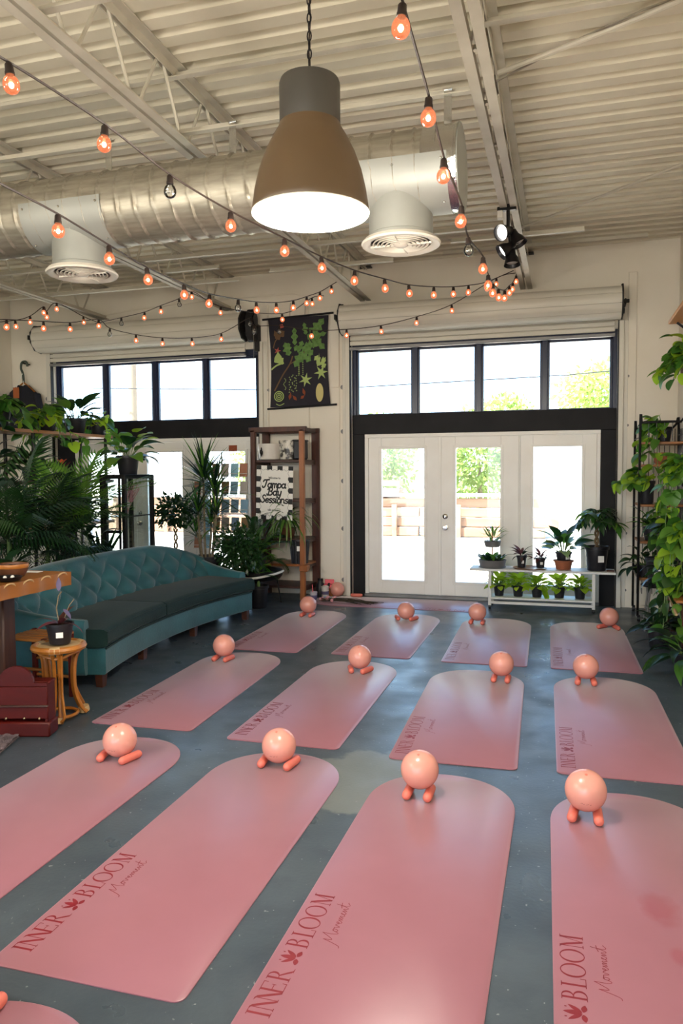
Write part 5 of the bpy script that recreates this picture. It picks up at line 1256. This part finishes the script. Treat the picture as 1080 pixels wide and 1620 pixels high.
# orchid on the rattan stool
t = tuftplant('potted_orchid', 'dark-leaved orchid in a black pot with a white tag on the rattan stool', (-3.075, 4.045, .489), .085, .13, 7, ('leaf_deep', 'leaf_maroon'), 'strap', .20, .022, 1.2, .2, 1.2, seed=14, pet=.0, tagged=True, ta=-.95)
ob('flower_spike', MB().tube([(0, 0, .1), (-.02, 0, .22), (-.01, .01, .30), (.02, 0, .33)], .004, 5).tube([(.01, 0, .1), (.06, .02, .24), (.09, .03, .28)], .003, 5), 'cane', t)
put_leaf(lmesh('lance', 'purple_print', .12, .016, .4), t, (.0, 0, .33), 2.2, .9, 0, 1.0); put_leaf(lmesh('lance', 'purple_print', .10, .016, .4), t, (.03, 0, .22), -.3, -.5, 0, 1.0)
# ---- behind the far end of the sofa
t = thing('ficus_tree', 'small ball-shaped ficus standard tree against the bright glazed door', 'tree', (-4.42, 7.98, 0)); pot(t, .13, .26)
ob('braided_trunk', MB().tube([(.018*cos(k*.9), .018*sin(k*.9), .2+.028*k) for k in range(26)], .011, 7).tube([(.018*cos(k*.9+PI), .018*sin(k*.9+PI), .2+.028*k) for k in range(26)], .011, 7), 'trunk', t)
ob('branches', MB().tube([(0, 0, .9), (.08, 0, 1.03)], .006, 5).tube([(0, 0, .9), (-.07, .03, 1.05)], .006, 5).tube([(0, 0, .9), (0, -.05, 1.1)], .006, 5), 'trunk', t)
ob('foliage', foliage(900, (0, 0, 1.12), (.235, .235, .205), .06, 3, .35), 'leaf_dark', t, fix=False, smooth=False, kind='stuff')
t = thing('dracaena', 'tall dracaena with spiky leaf heads on thin canes behind the sofa', 'plant', (-3.99, 7.93, 0)); pot(t, .17, .60, 'black_plastic')
R5 = random.Random(5)
for (cx_, cy_, zt, n, L_) in ((-.03, 0, 1.52, 52, .52), (.09, .04, 1.38, 44, .48), (-.08, -.05, 1.14, 42, .40), (.03, .06, 1.0, 36, .38), (-.16, .05, .88, 30, .34), (.15, -.04, 1.14, 34, .38)):
    ob('cane', MB().tube([(cx_*.5, cy_*.5, .55), (cx_*.8, cy_, .8), (cx_, cy_, zt)], .013, 7), 'cane', t)
    for k in range(n):
        a = 2.4*k; u = k/n; e = lerp(-.35, 1.45, u**.7)+R5.uniform(-.1, .1)
        put_leaf(lmesh('strap', ('leaf_dark', 'leaf_deep', 'leaf_green')[k % 3], .50, .0165, .35), t, (cx_, cy_, zt-.10+.12*u), a, e, R5.uniform(-.3, .3), L_/.5*R5.uniform(.8, 1.1))
t = thing('boxwood_shrub', 'bushy small-leaved shrub beside the far end of the sofa', 'shrub', (-3.58, 7.88, 0)); pot(t, .15, .30)
ob('branches', MB().tube([(0, 0, .26), (.06, 0, .6)], .01, 6).tube([(0, 0, .26), (-.08, .03, .65)], .01, 6), 'trunk', t)
ob('foliage', foliage(1900, (0, 0, .68), (.30, .24, .30), .055, 6, .25), 'leaf_dark', t, fix=False, smooth=False, kind='stuff')
palm('bamboo_fern', 'feathery green fern-like plant in front of the wooden rack', (-3.52, 8.26, .36), (FERN, FERN_D), 34, .30, -.2, 1.35, .13, .22, 7, .7, 1.2, cat='fern')
t = thing('tangled_fern', 'loose dry-tipped fern hanging beside the low dark stand', 'fern', (-3.40, 8.05, 0)); pot(t, .12, .26)
for k in range(26): put_leaf(FERN if k % 2 else FERN_D, t, (0, 0, .36+.012*k), 2.4*k, R5.uniform(-.4, 1.1), 0, R5.uniform(.55, .95), 'frond')
ob('stem', MB().tube([(0, 0, .2), (0, .02, .68)], .02, 7), 'stem_green', t)
t = thing('ponytail_palm', 'ponytail palm with long arching leaves on the wooden rack shelf below the sign', 'palm', (-3.32, 8.80, .757)); pot(t, .11, .12, 'pot_brown')
ob('caudex', MB().lathe([(.05, .1), (.055, .13), (.03, .19), (.022, .25), (0, .27)], 12, cap=False), 'trunk', t)
for k in range(84):
    a = 2.4*k; e = lerp(-.2, 1.2, k/84)+R5.uniform(-.15, .15)
    put_leaf(lmesh('strap', ('leaf_dark', 'leaf_pale', 'leaf_green')[k % 3], .46, .013, 2.0), t, (.02, -.10, .22), a if abs(((a+PI/2) % (2*PI))-PI) > .6 else a+1.4, e, R5.uniform(-.3, .3), R5.uniform(.8, 1.35))

# ================================================================ white plant bench at the door and its plants
BX, BY = -.255, 8.78
t = thing('plant_bench', 'long low white plant bench with a lower shelf on casters in front of the doors', 'bench', (BX, BY, 0))
ob('top_board', MB().box((0, 0, .445), (1.57, .33, .026), .003), 'white_paint', t, smooth=False)
ob('lower_shelf', MB().box((0, 0, .125), (1.12, .30, .022), .003), 'white_paint', t, smooth=False)
for x in (-.56, .56):
    for y in (-.13, .13):
        l = ob('leg', MB().box((x, y, .24), (.034, .034, .40), .003), 'white_paint', t, smooth=False)
        ob('caster', MB().lathe([(.008, -.012), (.022, -.012), (.022, .012), (.008, .012)], 12, (x, y, .0225), axis='X'), 'black_plastic', l)
    ob('cross_rail', MB().box((x, 0, .41), (.03, .26, .03), .003), 'white_paint', t, smooth=False)
for y in (-.145, .145): ob('long_rail', MB().box((0, y, .075), (1.12, .02, .03), .003), 'white_paint', t, smooth=False)
ZB = .4585
t = thing('tiered_planter', 'two-tiered zinc planter on the bench with succulents below and pale sprigs above', 'planter', (BX-.545, BY, ZB))
ob('lower_bowl', MB().lathe([(.125, 0), (.138, .004), (.158, .085), (.162, .09), (.15, .09), (.145, .07), (0, .07)], 30, cap=False), 'zinc', t); ob('base_disc', MB().lathe([(.15, 0), (.155, .006), (.15, .012)], 28), 'zinc', t)
ob('centre_rod', MB().tube([(0, 0, .05), (0, 0, .46)], .006, 7), 'rattan', t); ob('upper_bowl', MB().lathe([(.075, .235), (.082, .238), (.098, .30), (.10, .305), (.092, .305), (0, .295)], 26, cap=False), 'zinc', t)
ob('soil', MB().lathe([(.148, .075), (0, .09)], 18, cap=False).lathe([(.093, .298), (0, .31)], 16, cap=False), 'soil', t)
R7 = random.Random(9)
for k in range(34):
    a = 2.4*k; r = .14*math.sqrt((k+.5)/34); put_leaf(lmesh('oval', ('leaf_dark', 'leaf_deep', 'leaf_green')[k % 3], .085, .032, .7), t, (r*cos(a), r*sin(a), .085), a, R7.uniform(.4, 1.4), R7.uniform(-.5, .5), R7.uniform(.7, 1.3))
for k in range(30):
    a = 2.4*k; r = .08*math.sqrt((k+.5)/30); put_leaf(lmesh('lance', ('leaf_pale', 'leaf_pale', 'leaf_green')[k % 3], .13, .014, .5), t, (r*cos(a), r*sin(a), .30+.05*(k % 3)), a, R7.uniform(.2, 1.2), 0, R7.uniform(.8, 1.3))
for k in range(3): put_leaf(lmesh('lance', 'leaf_maroon', .10, .016, 1.3), t, (0, 0, .45), PI*.1+2.1*k, .5, 0, 1.0)
o = ob('round_tray', MB().lathe([(.0, 0), (.17, 0), (.19, .012), (.185, .014), (.165, .006), (0, .006)], 30, (BX-.125, BY-.02, ZB), cap=False), 'slab_wood'); tag(o, 'flat round brown tray under two maroon plants on the bench', 'tray')
for i, x in enumerate((-.215, -.01)):
    t = tuftplant('maroon_plant', ('maroon spiky plant in a tagged pot on the round tray, nearer the two-tiered planter' if i == 0 else 'smaller maroon spiky plant in a dark pot on the round tray, nearer the terracotta saucer'), (BX+x, BY-.02, ZB+.012), .058, .13 if i == 0 else .11, 15, ('leaf_maroon', 'leaf_deep', 'leaf_maroon'), 'lance', .19 if i == 0 else .14, .021, 1.0, -.1, 1.35, seed=20+i, tagged=True, pet=.03, potm='black_plastic')
t = tuftplant('aglaonema', 'broad-leaved green plant in a black pot set in a terracotta pot on the bench', (BX+.24, BY, ZB), .088, .12, 24, ('leaf_green', 'leaf_dark', 'leaf_pale'), 'lance', .24, .055, .8, .15, 1.4, seed=24, tagged=True, pet=.15, z=.075, ta=-1.0)
ob('terracotta_pot', MB().lathe([(.072, 0), (.08, .004), (.098, .085), (.112, .09), (.112, .105), (.095, .105), (.085, .07), (0, .02)], 24, cap=False), 'terracotta', t)
t = thing('money_tree', 'money tree with drooping leaves in a black tagged pot on the bench end', 'tree', (BX+.59, BY, ZB)); pot(t, .13, .27, 'black_plastic', True, 0, -1.2)
ob('braided_trunk', MB().tube([(.016*cos(k*.8), .016*sin(k*.8), .24+.022*k) for k in range(14)], .013, 7).tube([(.016*cos(k*.8+PI), .016*sin(k*.8+PI), .24+.022*k) for k in range(14)], .013, 7), 'trunk', t)
for k in range(15):
    a = 2.4*k; e = lerp(-.1, 1.2, k/15); l = R7.uniform(.14, .22); p = Vector((l*cos(a)*cos(e), l*sin(a)*cos(e), .54+l*sin(e)))
    ob('petiole', MB().tube([(0, 0, .52), p], .003, 4), 'stem_green', t)
    for j in range(6): put_leaf(lmesh('lance', ('leaf_green', 'leaf_dark', 'leaf_dark')[k % 3], .19, .030, .9), t, p, a+(j-2.5)*.62, R7.uniform(-.75, .1), R7.uniform(-.3, .3), R7.uniform(.75, 1.1))
o = ob('wooden_block', MB().box((BX+.735, BY-.08, ZB+.008), (.08, .05, .016), .003), 'rack_wood'); tag(o, 'small brown wooden piece at the end of the bench beside the money tree pot', 'block')
for i, (x, w_) in enumerate(((-.465, 'nearest the two-tiered planter'), (-.252, 'second from the planter end'), (-.045, 'middle one with leaves spilling down'), (.198, 'second from the money tree end'), (.42, 'below the money tree'))):
    t = tuftplant('seedling_pot', 'lime green plant on the lower bench shelf, '+w_, (BX+x, BY-.02, .137), .066, .125, 38, ('leaf_bright', 'leaf_lime', 'leaf_bright'), 'oval', .115, .037, .9, -.1, 1.4, seed=30+i, pet=.07, group='lime green plants in nursery pots')
    if i == 2:
        for k in range(4): put_leaf(lmesh('heart', 'leaf_lime', .10, .04, .6), t, (.05+.012*k, -.05, .14-.03*k), -.8, -.9, 0, 1)

# ================================================================ plants on the plant rack side
t = thing('wire_rack', 'black wire plant rack with wooden shelves in the corner', 'rack', (.945, 8.58, 0))
for y, zt in ((-.30, 2.05), (.30, 2.02)):
    ob('end_frame', MB().tube(smooth_path([(-.22, y, .06), (-.22, y, zt-.06), (-.205, y, zt-.015), (-.16, y, zt), (.16, y, zt), (.22, y, zt-.03), (.22, y, .06)], 4), .013, 7), 'black_metal', t)
for k in range(8): ob('back_wire', MB().tube([(-.18+.052*k, .30, .2), (-.18+.052*k, .30, 2.01)], .004, 5), 'black_metal', t)
for k in range(4): ob('front_wire', MB().tube([(-.14+.075*k, -.30, 1.86), (-.14+.075*k, -.30, 2.04)], .004, 5), 'black_metal', t)
for k in range(9): ob('side_wire', MB().tube([(.215, -.28+.07*k, .2), (.215, -.28+.07*k, 2.0)], .004, 5), 'black_metal', t)
for z in (1.94, 1.20, .50): ob('side_rail', MB().tube([(.22, -.3, z), (.22, .3, z)], .008, 6).tube([(-.22, -.3, z-.04), (-.22, .3, z-.04)], .006, 6), 'black_metal', t)
for z in (1.84, 1.61, 1.20, .82, .44): ob('shelf_board', MB().box((0, 0, z), (.43, .56, .024), .003), 'slab_wood', t, smooth=False)
for y in (-.3, .3): ob('caster', MB().lathe([(.012, -.014), (.035, -.014), (.035, .014), (.012, .014)], 12, (-.21, y, .036), axis='X').lathe([(.012, -.014), (.035, -.014), (.035, .014), (.012, .014)], 12, (.21, y, .036), axis='X'), 'black_plastic', t)
SG_ = ('leaf_green', 'leaf_lime')
pothos('rack_pothos', 'bright green trailing plant on the upper shelf of the wire rack', (.96, 8.42, 1.855), .085, .13, 7, .45, .22, ('leaf_green', 'leaf_green', 'leaf_lime'), .12, .052, 22, seed=51, az0=PI*.75, az1=PI*1.5)
pothos('rack_pothos', 'lime leaved plant leaning out of the wire rack towards the black door post', (.80, 8.38, 1.215), .085, .24, 6, .02, .26, ('leaf_lime', 'leaf_green', 'leaf_lime'), .13, .055, 14, seed=52, az0=PI*.75, az1=PI*1.6)
tuftplant('rack_plant', 'strappy green plant on the middle shelf of the wire rack', (.86, 8.44, .835), .085, .14, 18, ('leaf_green', 'leaf_dark'), 'strap', .29, .024, 1.2, .3, 1.3, seed=53, pet=.04)
t = thing('terracotta_vase', 'small terracotta pot on the second shelf of the wire rack', 'pot', (.93, 8.36, 1.623)); ob('body', MB().lathe([(.04, 0), (.06, .02), (.07, .07), (.055, .11), (.06, .12), (.05, .12), (.05, .02), (0, .015)], 18, cap=False), 'terracotta', t)
tuftplant('rack_plant', 'dark drooping plant on the lowest shelf of the wire rack', (.80, 8.40, .453), .085, .13, 24, ('leaf_dark', 'leaf_deep'), 'lance', .20, .045, 1.3, -.4, 1.0, seed=54, pet=.14)
t = thing('black_stool', 'small black stool with splayed metal legs under a tagged pot', 'stool', (.87, 7.90, 0))
ob('seat', MB().lathe([(0, .425), (.13, .425), (.15, .432), (.155, .445), (.145, .452), (0, .45)], 24, cap=False), 'black_metal', t)
for k in range(4):
    a = PI/4+k*PI/2; ob('leg', MB().tube([(.10*cos(a), .10*sin(a), .43), (.17*cos(a), .17*sin(a), 0)], .011, 7), 'zinc', t)
ob('foot_ring', MB().tube([(.14*cos(q), .14*sin(q), .18) for q in [2*PI*i/24 for i in range(24)]], .006, 6, closed=True), 'zinc', t)
t = thing('fiddle_plant', 'tall plant in a black nursery pot with a white tag on the black stool', 'plant', (.87, 7.90, .453)); pot(t, .115, .26, 'black_plastic', True, 0, -1.7)
ob('stem', MB().tube([(0, 0, .22), (-.01, 0, .7)], .009, 6), 'trunk', t)
for k in range(26): put_leaf(lmesh('lance', ('leaf_green', 'leaf_dark', 'leaf_green')[k % 3], .24, .06, 1.0), t, (0, 0, .36+.015*k), 2.4*k, R7.uniform(-.5, .8), 0, R7.uniform(.7, 1.05))
t = thing('tiered_stand', 'stepped wooden plant stand along the plant wall', 'stand', (.98, 6.95, 0))
for y in (-.5, .5):
    ob('side_frame', MB().box((-.07, y, .26), (.03, .03, .52), .003).box((.05, y, .44), (.03, .03, .88), .003).box((.16, y, .70), (.03, .03, 1.40), .003).box((.04, y, .10), (.26, .03, .03)), 'rack_wood', t, smooth=False)
for x, z in ((-.065, .53), (.055, .89), (.155, 1.41)): ob('shelf_board', MB().box((x, 0, z), (.15, 1.15, .022), .003), 'slab_wood', t, smooth=False)
ob('slanted_rail', MB().tube([(-.12, .52, .60), (-.13, -.52, .42)], .012, 6), 'rattan_wrap', t)
pothos('stand_pothos', 'large lime pothos trailing from the top board of the stepped stand', (1.0, 7.0, 1.423), .08, .14, 9, .50, .22, ('leaf_lime', 'leaf_green', 'leaf_green'), .115, .052, 30, seed=61, az0=PI*.7, az1=PI*1.45, per=9)
t = pothos('anthurium', 'flowering anthurium with coral spathes on the middle board of the stepped stand', (.97, 7.25, .903), .08, .13, 5, .12, .18, ('leaf_green', 'leaf_dark'), .14, .055, 14, seed=62, az0=PI*.6, az1=PI*1.5)
for k in range(6):
    a = PI*(.6+.2*k); p = Vector((.10*cos(a), .12*sin(a), .33+.03*(k % 3))); ob('flower_stem', MB().tube([(0, 0, .12), p], .003, 5), 'stem_green', t)
    put_leaf(lmesh('heart', ('bract_red', 'bract_orange')[k % 2], .075, .032, .4), t, p, a, .2, 0, 1.0, 'spathe', 'glossy coral red spathe')
pothos('stand_pothos', 'yellow-green trailing plant on the middle board of the stepped stand, nearer the viewer', (.98, 6.75, .903), .085, .13, 7, .42, .23, ('leaf_lime', 'leaf_green'), .13, .055, 16, seed=63, az0=PI*.7, az1=PI*1.45)
tuftplant('dark_fern', 'blue-green dark leafy plant on the low board of the stepped stand', (.90, 7.15, .543), .08, .12, 30, ('leaf_deep', 'leaf_dark'), 'lance', .20, .035, 1.3, -.5, 1.0, seed=64, pet=.12)
pothos('stand_pothos', 'dark trailing plant on the low board of the stepped stand', (.90, 6.70, .543), .08, .12, 6, .40, .16, ('leaf_dark', 'leaf_green'), .12, .05, 12, seed=65, az0=PI*.7, az1=PI*1.5)
tuftplant('floor_plant', 'low plant with long grey-green leaves on the floor at the frame edge, plant rack side', (.90, 6.15, 0), .11, .18, 34, ('leaf_dark', 'leaf_green', 'leaf_deep'), 'lance', .30, .045, 1.2, -.3, 1.1, seed=66, pet=.12)
tuftplant('floor_plant', 'dark floor plant in a black pot between the black stool and the low grey-green plant', (.80, 7.12, 0), .10, .19, 20, ('leaf_deep', 'leaf_dark'), 'lance', .20, .035, 1.1, -.1, 1.2, seed=67, pet=.08)
tuftplant('floor_plant', 'dark floor plant in a black pot below the stepped stand, beside the stool', (.86, 7.50, 0), .09, .17, 18, ('leaf_deep', 'leaf_dark'), 'lance', .18, .035, 1.1, -.1, 1.2, seed=68, pet=.07)
# orange wall shelf with its hanging pothos
t = thing('wall_shelf', 'warm orange wooden wall shelf high in the upper corner of the plant wall', 'shelf', (1.02, 6.55, 2.87))
ob('shelf_board', MB().box((0, 0, 0), (.32, 1.55, .03), .004), 'orange_wood', t, smooth=False)
for y in (-.6, .68): ob('bracket', MB().box((.13, y, -.12), (.025, .03, .22), .003).tube([(.14, y, -.22), (-.10, y, -.02)], .01, 6), 'black_metal', t)
ob('upright', MB().box((.02, .70, -.40), (.03, .03, .78), .003), 'hook_green', t, smooth=False)
t = thing('shelf_planter', 'dark planter standing on the orange wall shelf', 'planter', (1.05, 6.95, 2.886)); ob('body', MB().lathe([(.07, 0), (.10, .14), (.11, .15), (.10, .15), (0, .12)], 16, cap=False), 'black_plastic', t); ob('soil', MB().lathe([(.098, .13), (0, .14)], 12, cap=False), 'soil', t)
t = pothos('hanging_pothos', 'bright green pothos spilling from a basket hung under the orange wall shelf', (.98, 6.75, 2.30), .105, .15, 8, .12, .26, ('leaf_green', 'leaf_green', 'leaf_lime'), .12, .052, 30, seed=71, az0=PI*.6, az1=PI*1.9, per=8, potm='pot_brown')
for k in range(26):
    a = R7.uniform(PI*.7, PI*1.7); put_leaf(lmesh('heart', ('leaf_green', 'leaf_lime', 'leaf_green')[k % 3], .12, .052, .6), t, (R7.uniform(.05, .2)*cos(a), R7.uniform(.05, .25)*sin(a), R7.uniform(.10, .36)), a, R7.uniform(-.7, .5), 0, R7.uniform(.8, 1.15))
ob('hanger_wire', MB().tube([(.1, 0, .15), (0, 0, .55)], .003, 5).tube([(-.1, 0, .15), (0, 0, .55)], .003, 5).tube([(0, .1, .15), (0, 0, .55)], .003, 5), 'black_metal', t)

# ================================================================ little things at the end of the crosswise mat
t = thing('drink_cup', 'frosted lilac cup with a pink straw beside the end of the crosswise mat', 'cup', (-2.90, 8.56, 0))
ob('cup', MB().lathe([(.034, 0), (.037, .004), (.045, .125), (.043, .125), (.034, .008), (0, .006)], 20, cap=False), 'plastic_cup', t); ob('straw', MB().tube([(0, 0, .02), (-.015, 0, .21)], .005, 6), 'pink_box', t); ob('printed_band', MB().lathe([(.0405, .03), (.0435, .085)], 20, cap=False), 'purple_print', t)
t = thing('glass_tumbler', 'white printed tumbler behind the lilac cup', 'tumbler', (-2.85, 8.86, 0)); ob('body', MB().lathe([(.04, 0), (.043, .006), (.047, .14), (.05, .145), (.03, .155), (0, .156)], 20, cap=False), 'ceramic_white', t); ob('printed_band', MB().lathe([(.0462, .05), (.0474, .09)], 20, cap=False), 'purple_print', t)
t = thing('black_bottle', 'short black bottle against the wall behind the lilac cup', 'bottle', (-2.95, 8.98, 0)); ob('body', MB().lathe([(.05, 0), (.054, .006), (.054, .15), (.03, .18), (.03, .20), (0, .2)], 18, cap=False), 'black_plastic', t); ob('cap', MB().lathe([(.034, .2), (.034, .225), (0, .228)], 14, cap=False), 'black_metal', t)
t = thing('pink_gift_pack', 'pink carton of amber bottles with a dark bow beside the salmon ball', 'carton', (-2.87, 8.93, 0), .1)
t.location = (-2.845, 9.00, 0)
ob('carton', MB().box((0, 0, .13), (.12, .09, .05), .004).box((0, .042, .11), (.12, .006, .2), .002), 'pink_box', t)
for x in (-.036, 0, .036): ob('bottle', MB().lathe([(.016, 0), (.0165, .09), (.010, .105), (.010, .12)], 12, (x, -.01, 0)), 'gold_liquid', t)
ob('bow', MB().sphere((.0, -.05, .14), .016, 8, 6, (1.6, .5, 1)).sphere((.012, -.05, .165), .014, 8, 6), 'black_fabric', t)
t = thing('folded_pouch', 'small folded pale blue and white pouch beside the lilac cup', 'pouch', (-2.76, 8.68, .0058), .2)
ob('body', MB().box((0, 0, .022), (.12, .09, .03), .008), 'ceramic_white', t); ob('flap', MB().box((-.02, -.02, .040), (.07, .07, .008), .002, rz=.3), 'card_blue', t)
t = thing('dried_flowers', 'bunch of dried pink flowers with dark stems lying across the mat end', 'flowers', (-2.60, 8.56, .006))
st = MB(); hd = MB(); R9 = random.Random(2)
for k in range(26):
    a = (R9.uniform(-.22, -.02), R9.uniform(-.06, .05)); e = (R9.uniform(.25, .55), R9.uniform(-.10, .10)); z = R9.uniform(.006, .04)
    st.tube([(a[0], a[1], z+.01), (lerp(a[0], e[0], .5), R9.uniform(-.03, .03), z+.012), (e[0], e[1], .008)], .0032, 5)
    if k % 2 == 0: hd.sphere((a[0]-.01, a[1], z+.016), R9.uniform(.013, .022), 7, 5)
ob('stems', st, 'dry_stem', t, kind='stuff'); ob('blooms', hd, 'petal_pink', t, kind='stuff')

# ================================================================ outdoors, beyond the glass
t = thing('timber_wall', 'low stacked timber retaining wall across the yard seen through the french doors', 'wall', (-7.2, 18.6, -.06))
for r in range(4):
    for k in range(4): ob('timber_plank', MB().box((-5.0+3.05*k+.3*(r % 2)+1.1, .05*r+random.uniform(-.02, .02), .13+.235*r), (3.0, .2, .225), .015), 'timber_out', t)
ob('capping_plank', MB().box((0.6, .15, 1.03), (11.8, .4, .07), .01), 'white_paint', t)
for k in range(8): ob('timber_post', MB().box((-4.9+1.6*k, -.14, .4), (.12, .1, .8), .01), 'timber_out', t)
t = thing('garden_crate', 'small orange-brown wooden crate among the bushes beyond the timber wall', 'crate', (-4.6, 19.3, .9)); ob('crate_board', MB().box((0, 0, .15), (1.0, .5, .16), .01), 'timber_out', t); ob('crate_board', MB().box((0, 0, .36), (1.0, .5, .14), .01), 'timber_out', t); ob('crate_foot', MB().box((0, 0.1, -.45), (.9, .3, 1.0), .01), 'timber_out', t)
def bush(label, c, rad, n, s, seed, cat='bush', stem=True):
    t = thing('bush' if cat == 'bush' else 'shade_tree', label, cat, (c[0], c[1], -.06))
    if stem: ob('trunk', MB().tube([(0, 0, 0), (.05, 0, c[2]*.6), (0, .05, c[2])], [.09, .07, .04], 8), 'pole_wood', t)
    ob('foliage', foliage(n, (0, 0, c[2]+.06), rad, s, seed, .35), 'hedge_leaf', t, fix=False, smooth=False, kind='stuff')
bush('yellow-green bush beyond the timber wall, seen through the first door leaf', (-5.2, 20.9, 1.9), (1.2, 1.0, 1.35), 3600, .16, 81)
bush('yellow-green bush beyond the timber wall, seen through the leaf with the door knob', (-2.3, 21.0, 1.95), (1.3, 1.0, 1.4), 3600, .16, 82)
bush('yellow-green bush beyond the timber wall, hidden mostly by the black door post', (-8.2, 20.9, 1.8), (1.3, 1.0, 1.3), 3000, .16, 83)
bush('distant tree above the white building, seen through the last transom light', (2.1, 40, 5.4), (2.6, 2, 1.6), 2600, .32, 84, 'tree')
bush('distant tree seen low in the third transom light', (-3.2, 42, 4.6), (1.6, 1.5, 1.1), 1500, .3, 85, 'tree')
t = thing('white_building', 'low white building with two aqua windows across the yard', 'building', (2.6, 32, -.06))
ob('walls', MB().box((0, 0, 1.75), (9.6, 5, 3.5), .02), 'render_white', t); ob('roof', MB().box((0, -.1, 3.55), (10.0, 5.6, .14), .02), 'render_white', t)
for x in (-3.4, -2.45):
    wf = ob('window', MB().box((x, -2.53, 1.62), (.52, .06, 1.0), .01), 'white_paint', t); ob('pane', MB().box((x, -2.565, 1.62), (.42, .02, .9)), 'aqua_glass', wf)
t = thing('utility_pole', 'tall pale wooden utility pole outside the window behind the sofa', 'pole', (-14.6, 23.5, -.06))
ob('shaft', MB().lathe([(.17, 0), (.12, 9.0), (0, 9.05)], 12, cap=False), 'pole_wood', t); ob('crossarm', MB().box((0, 0, 8.3), (2.2, .12, .14), .01), 'pole_wood', t)
o = ob('overhead_wire', MB().tube([(-16.0, 23.1, 4.55), (-8, 22.8, 4.15), (0, 22.4, 4.25), (9, 22, 4.7)], .018, 5), 'black_plastic'); tag(o, 'thin overhead wire crossing the sky outside the transom lights', 'wire')
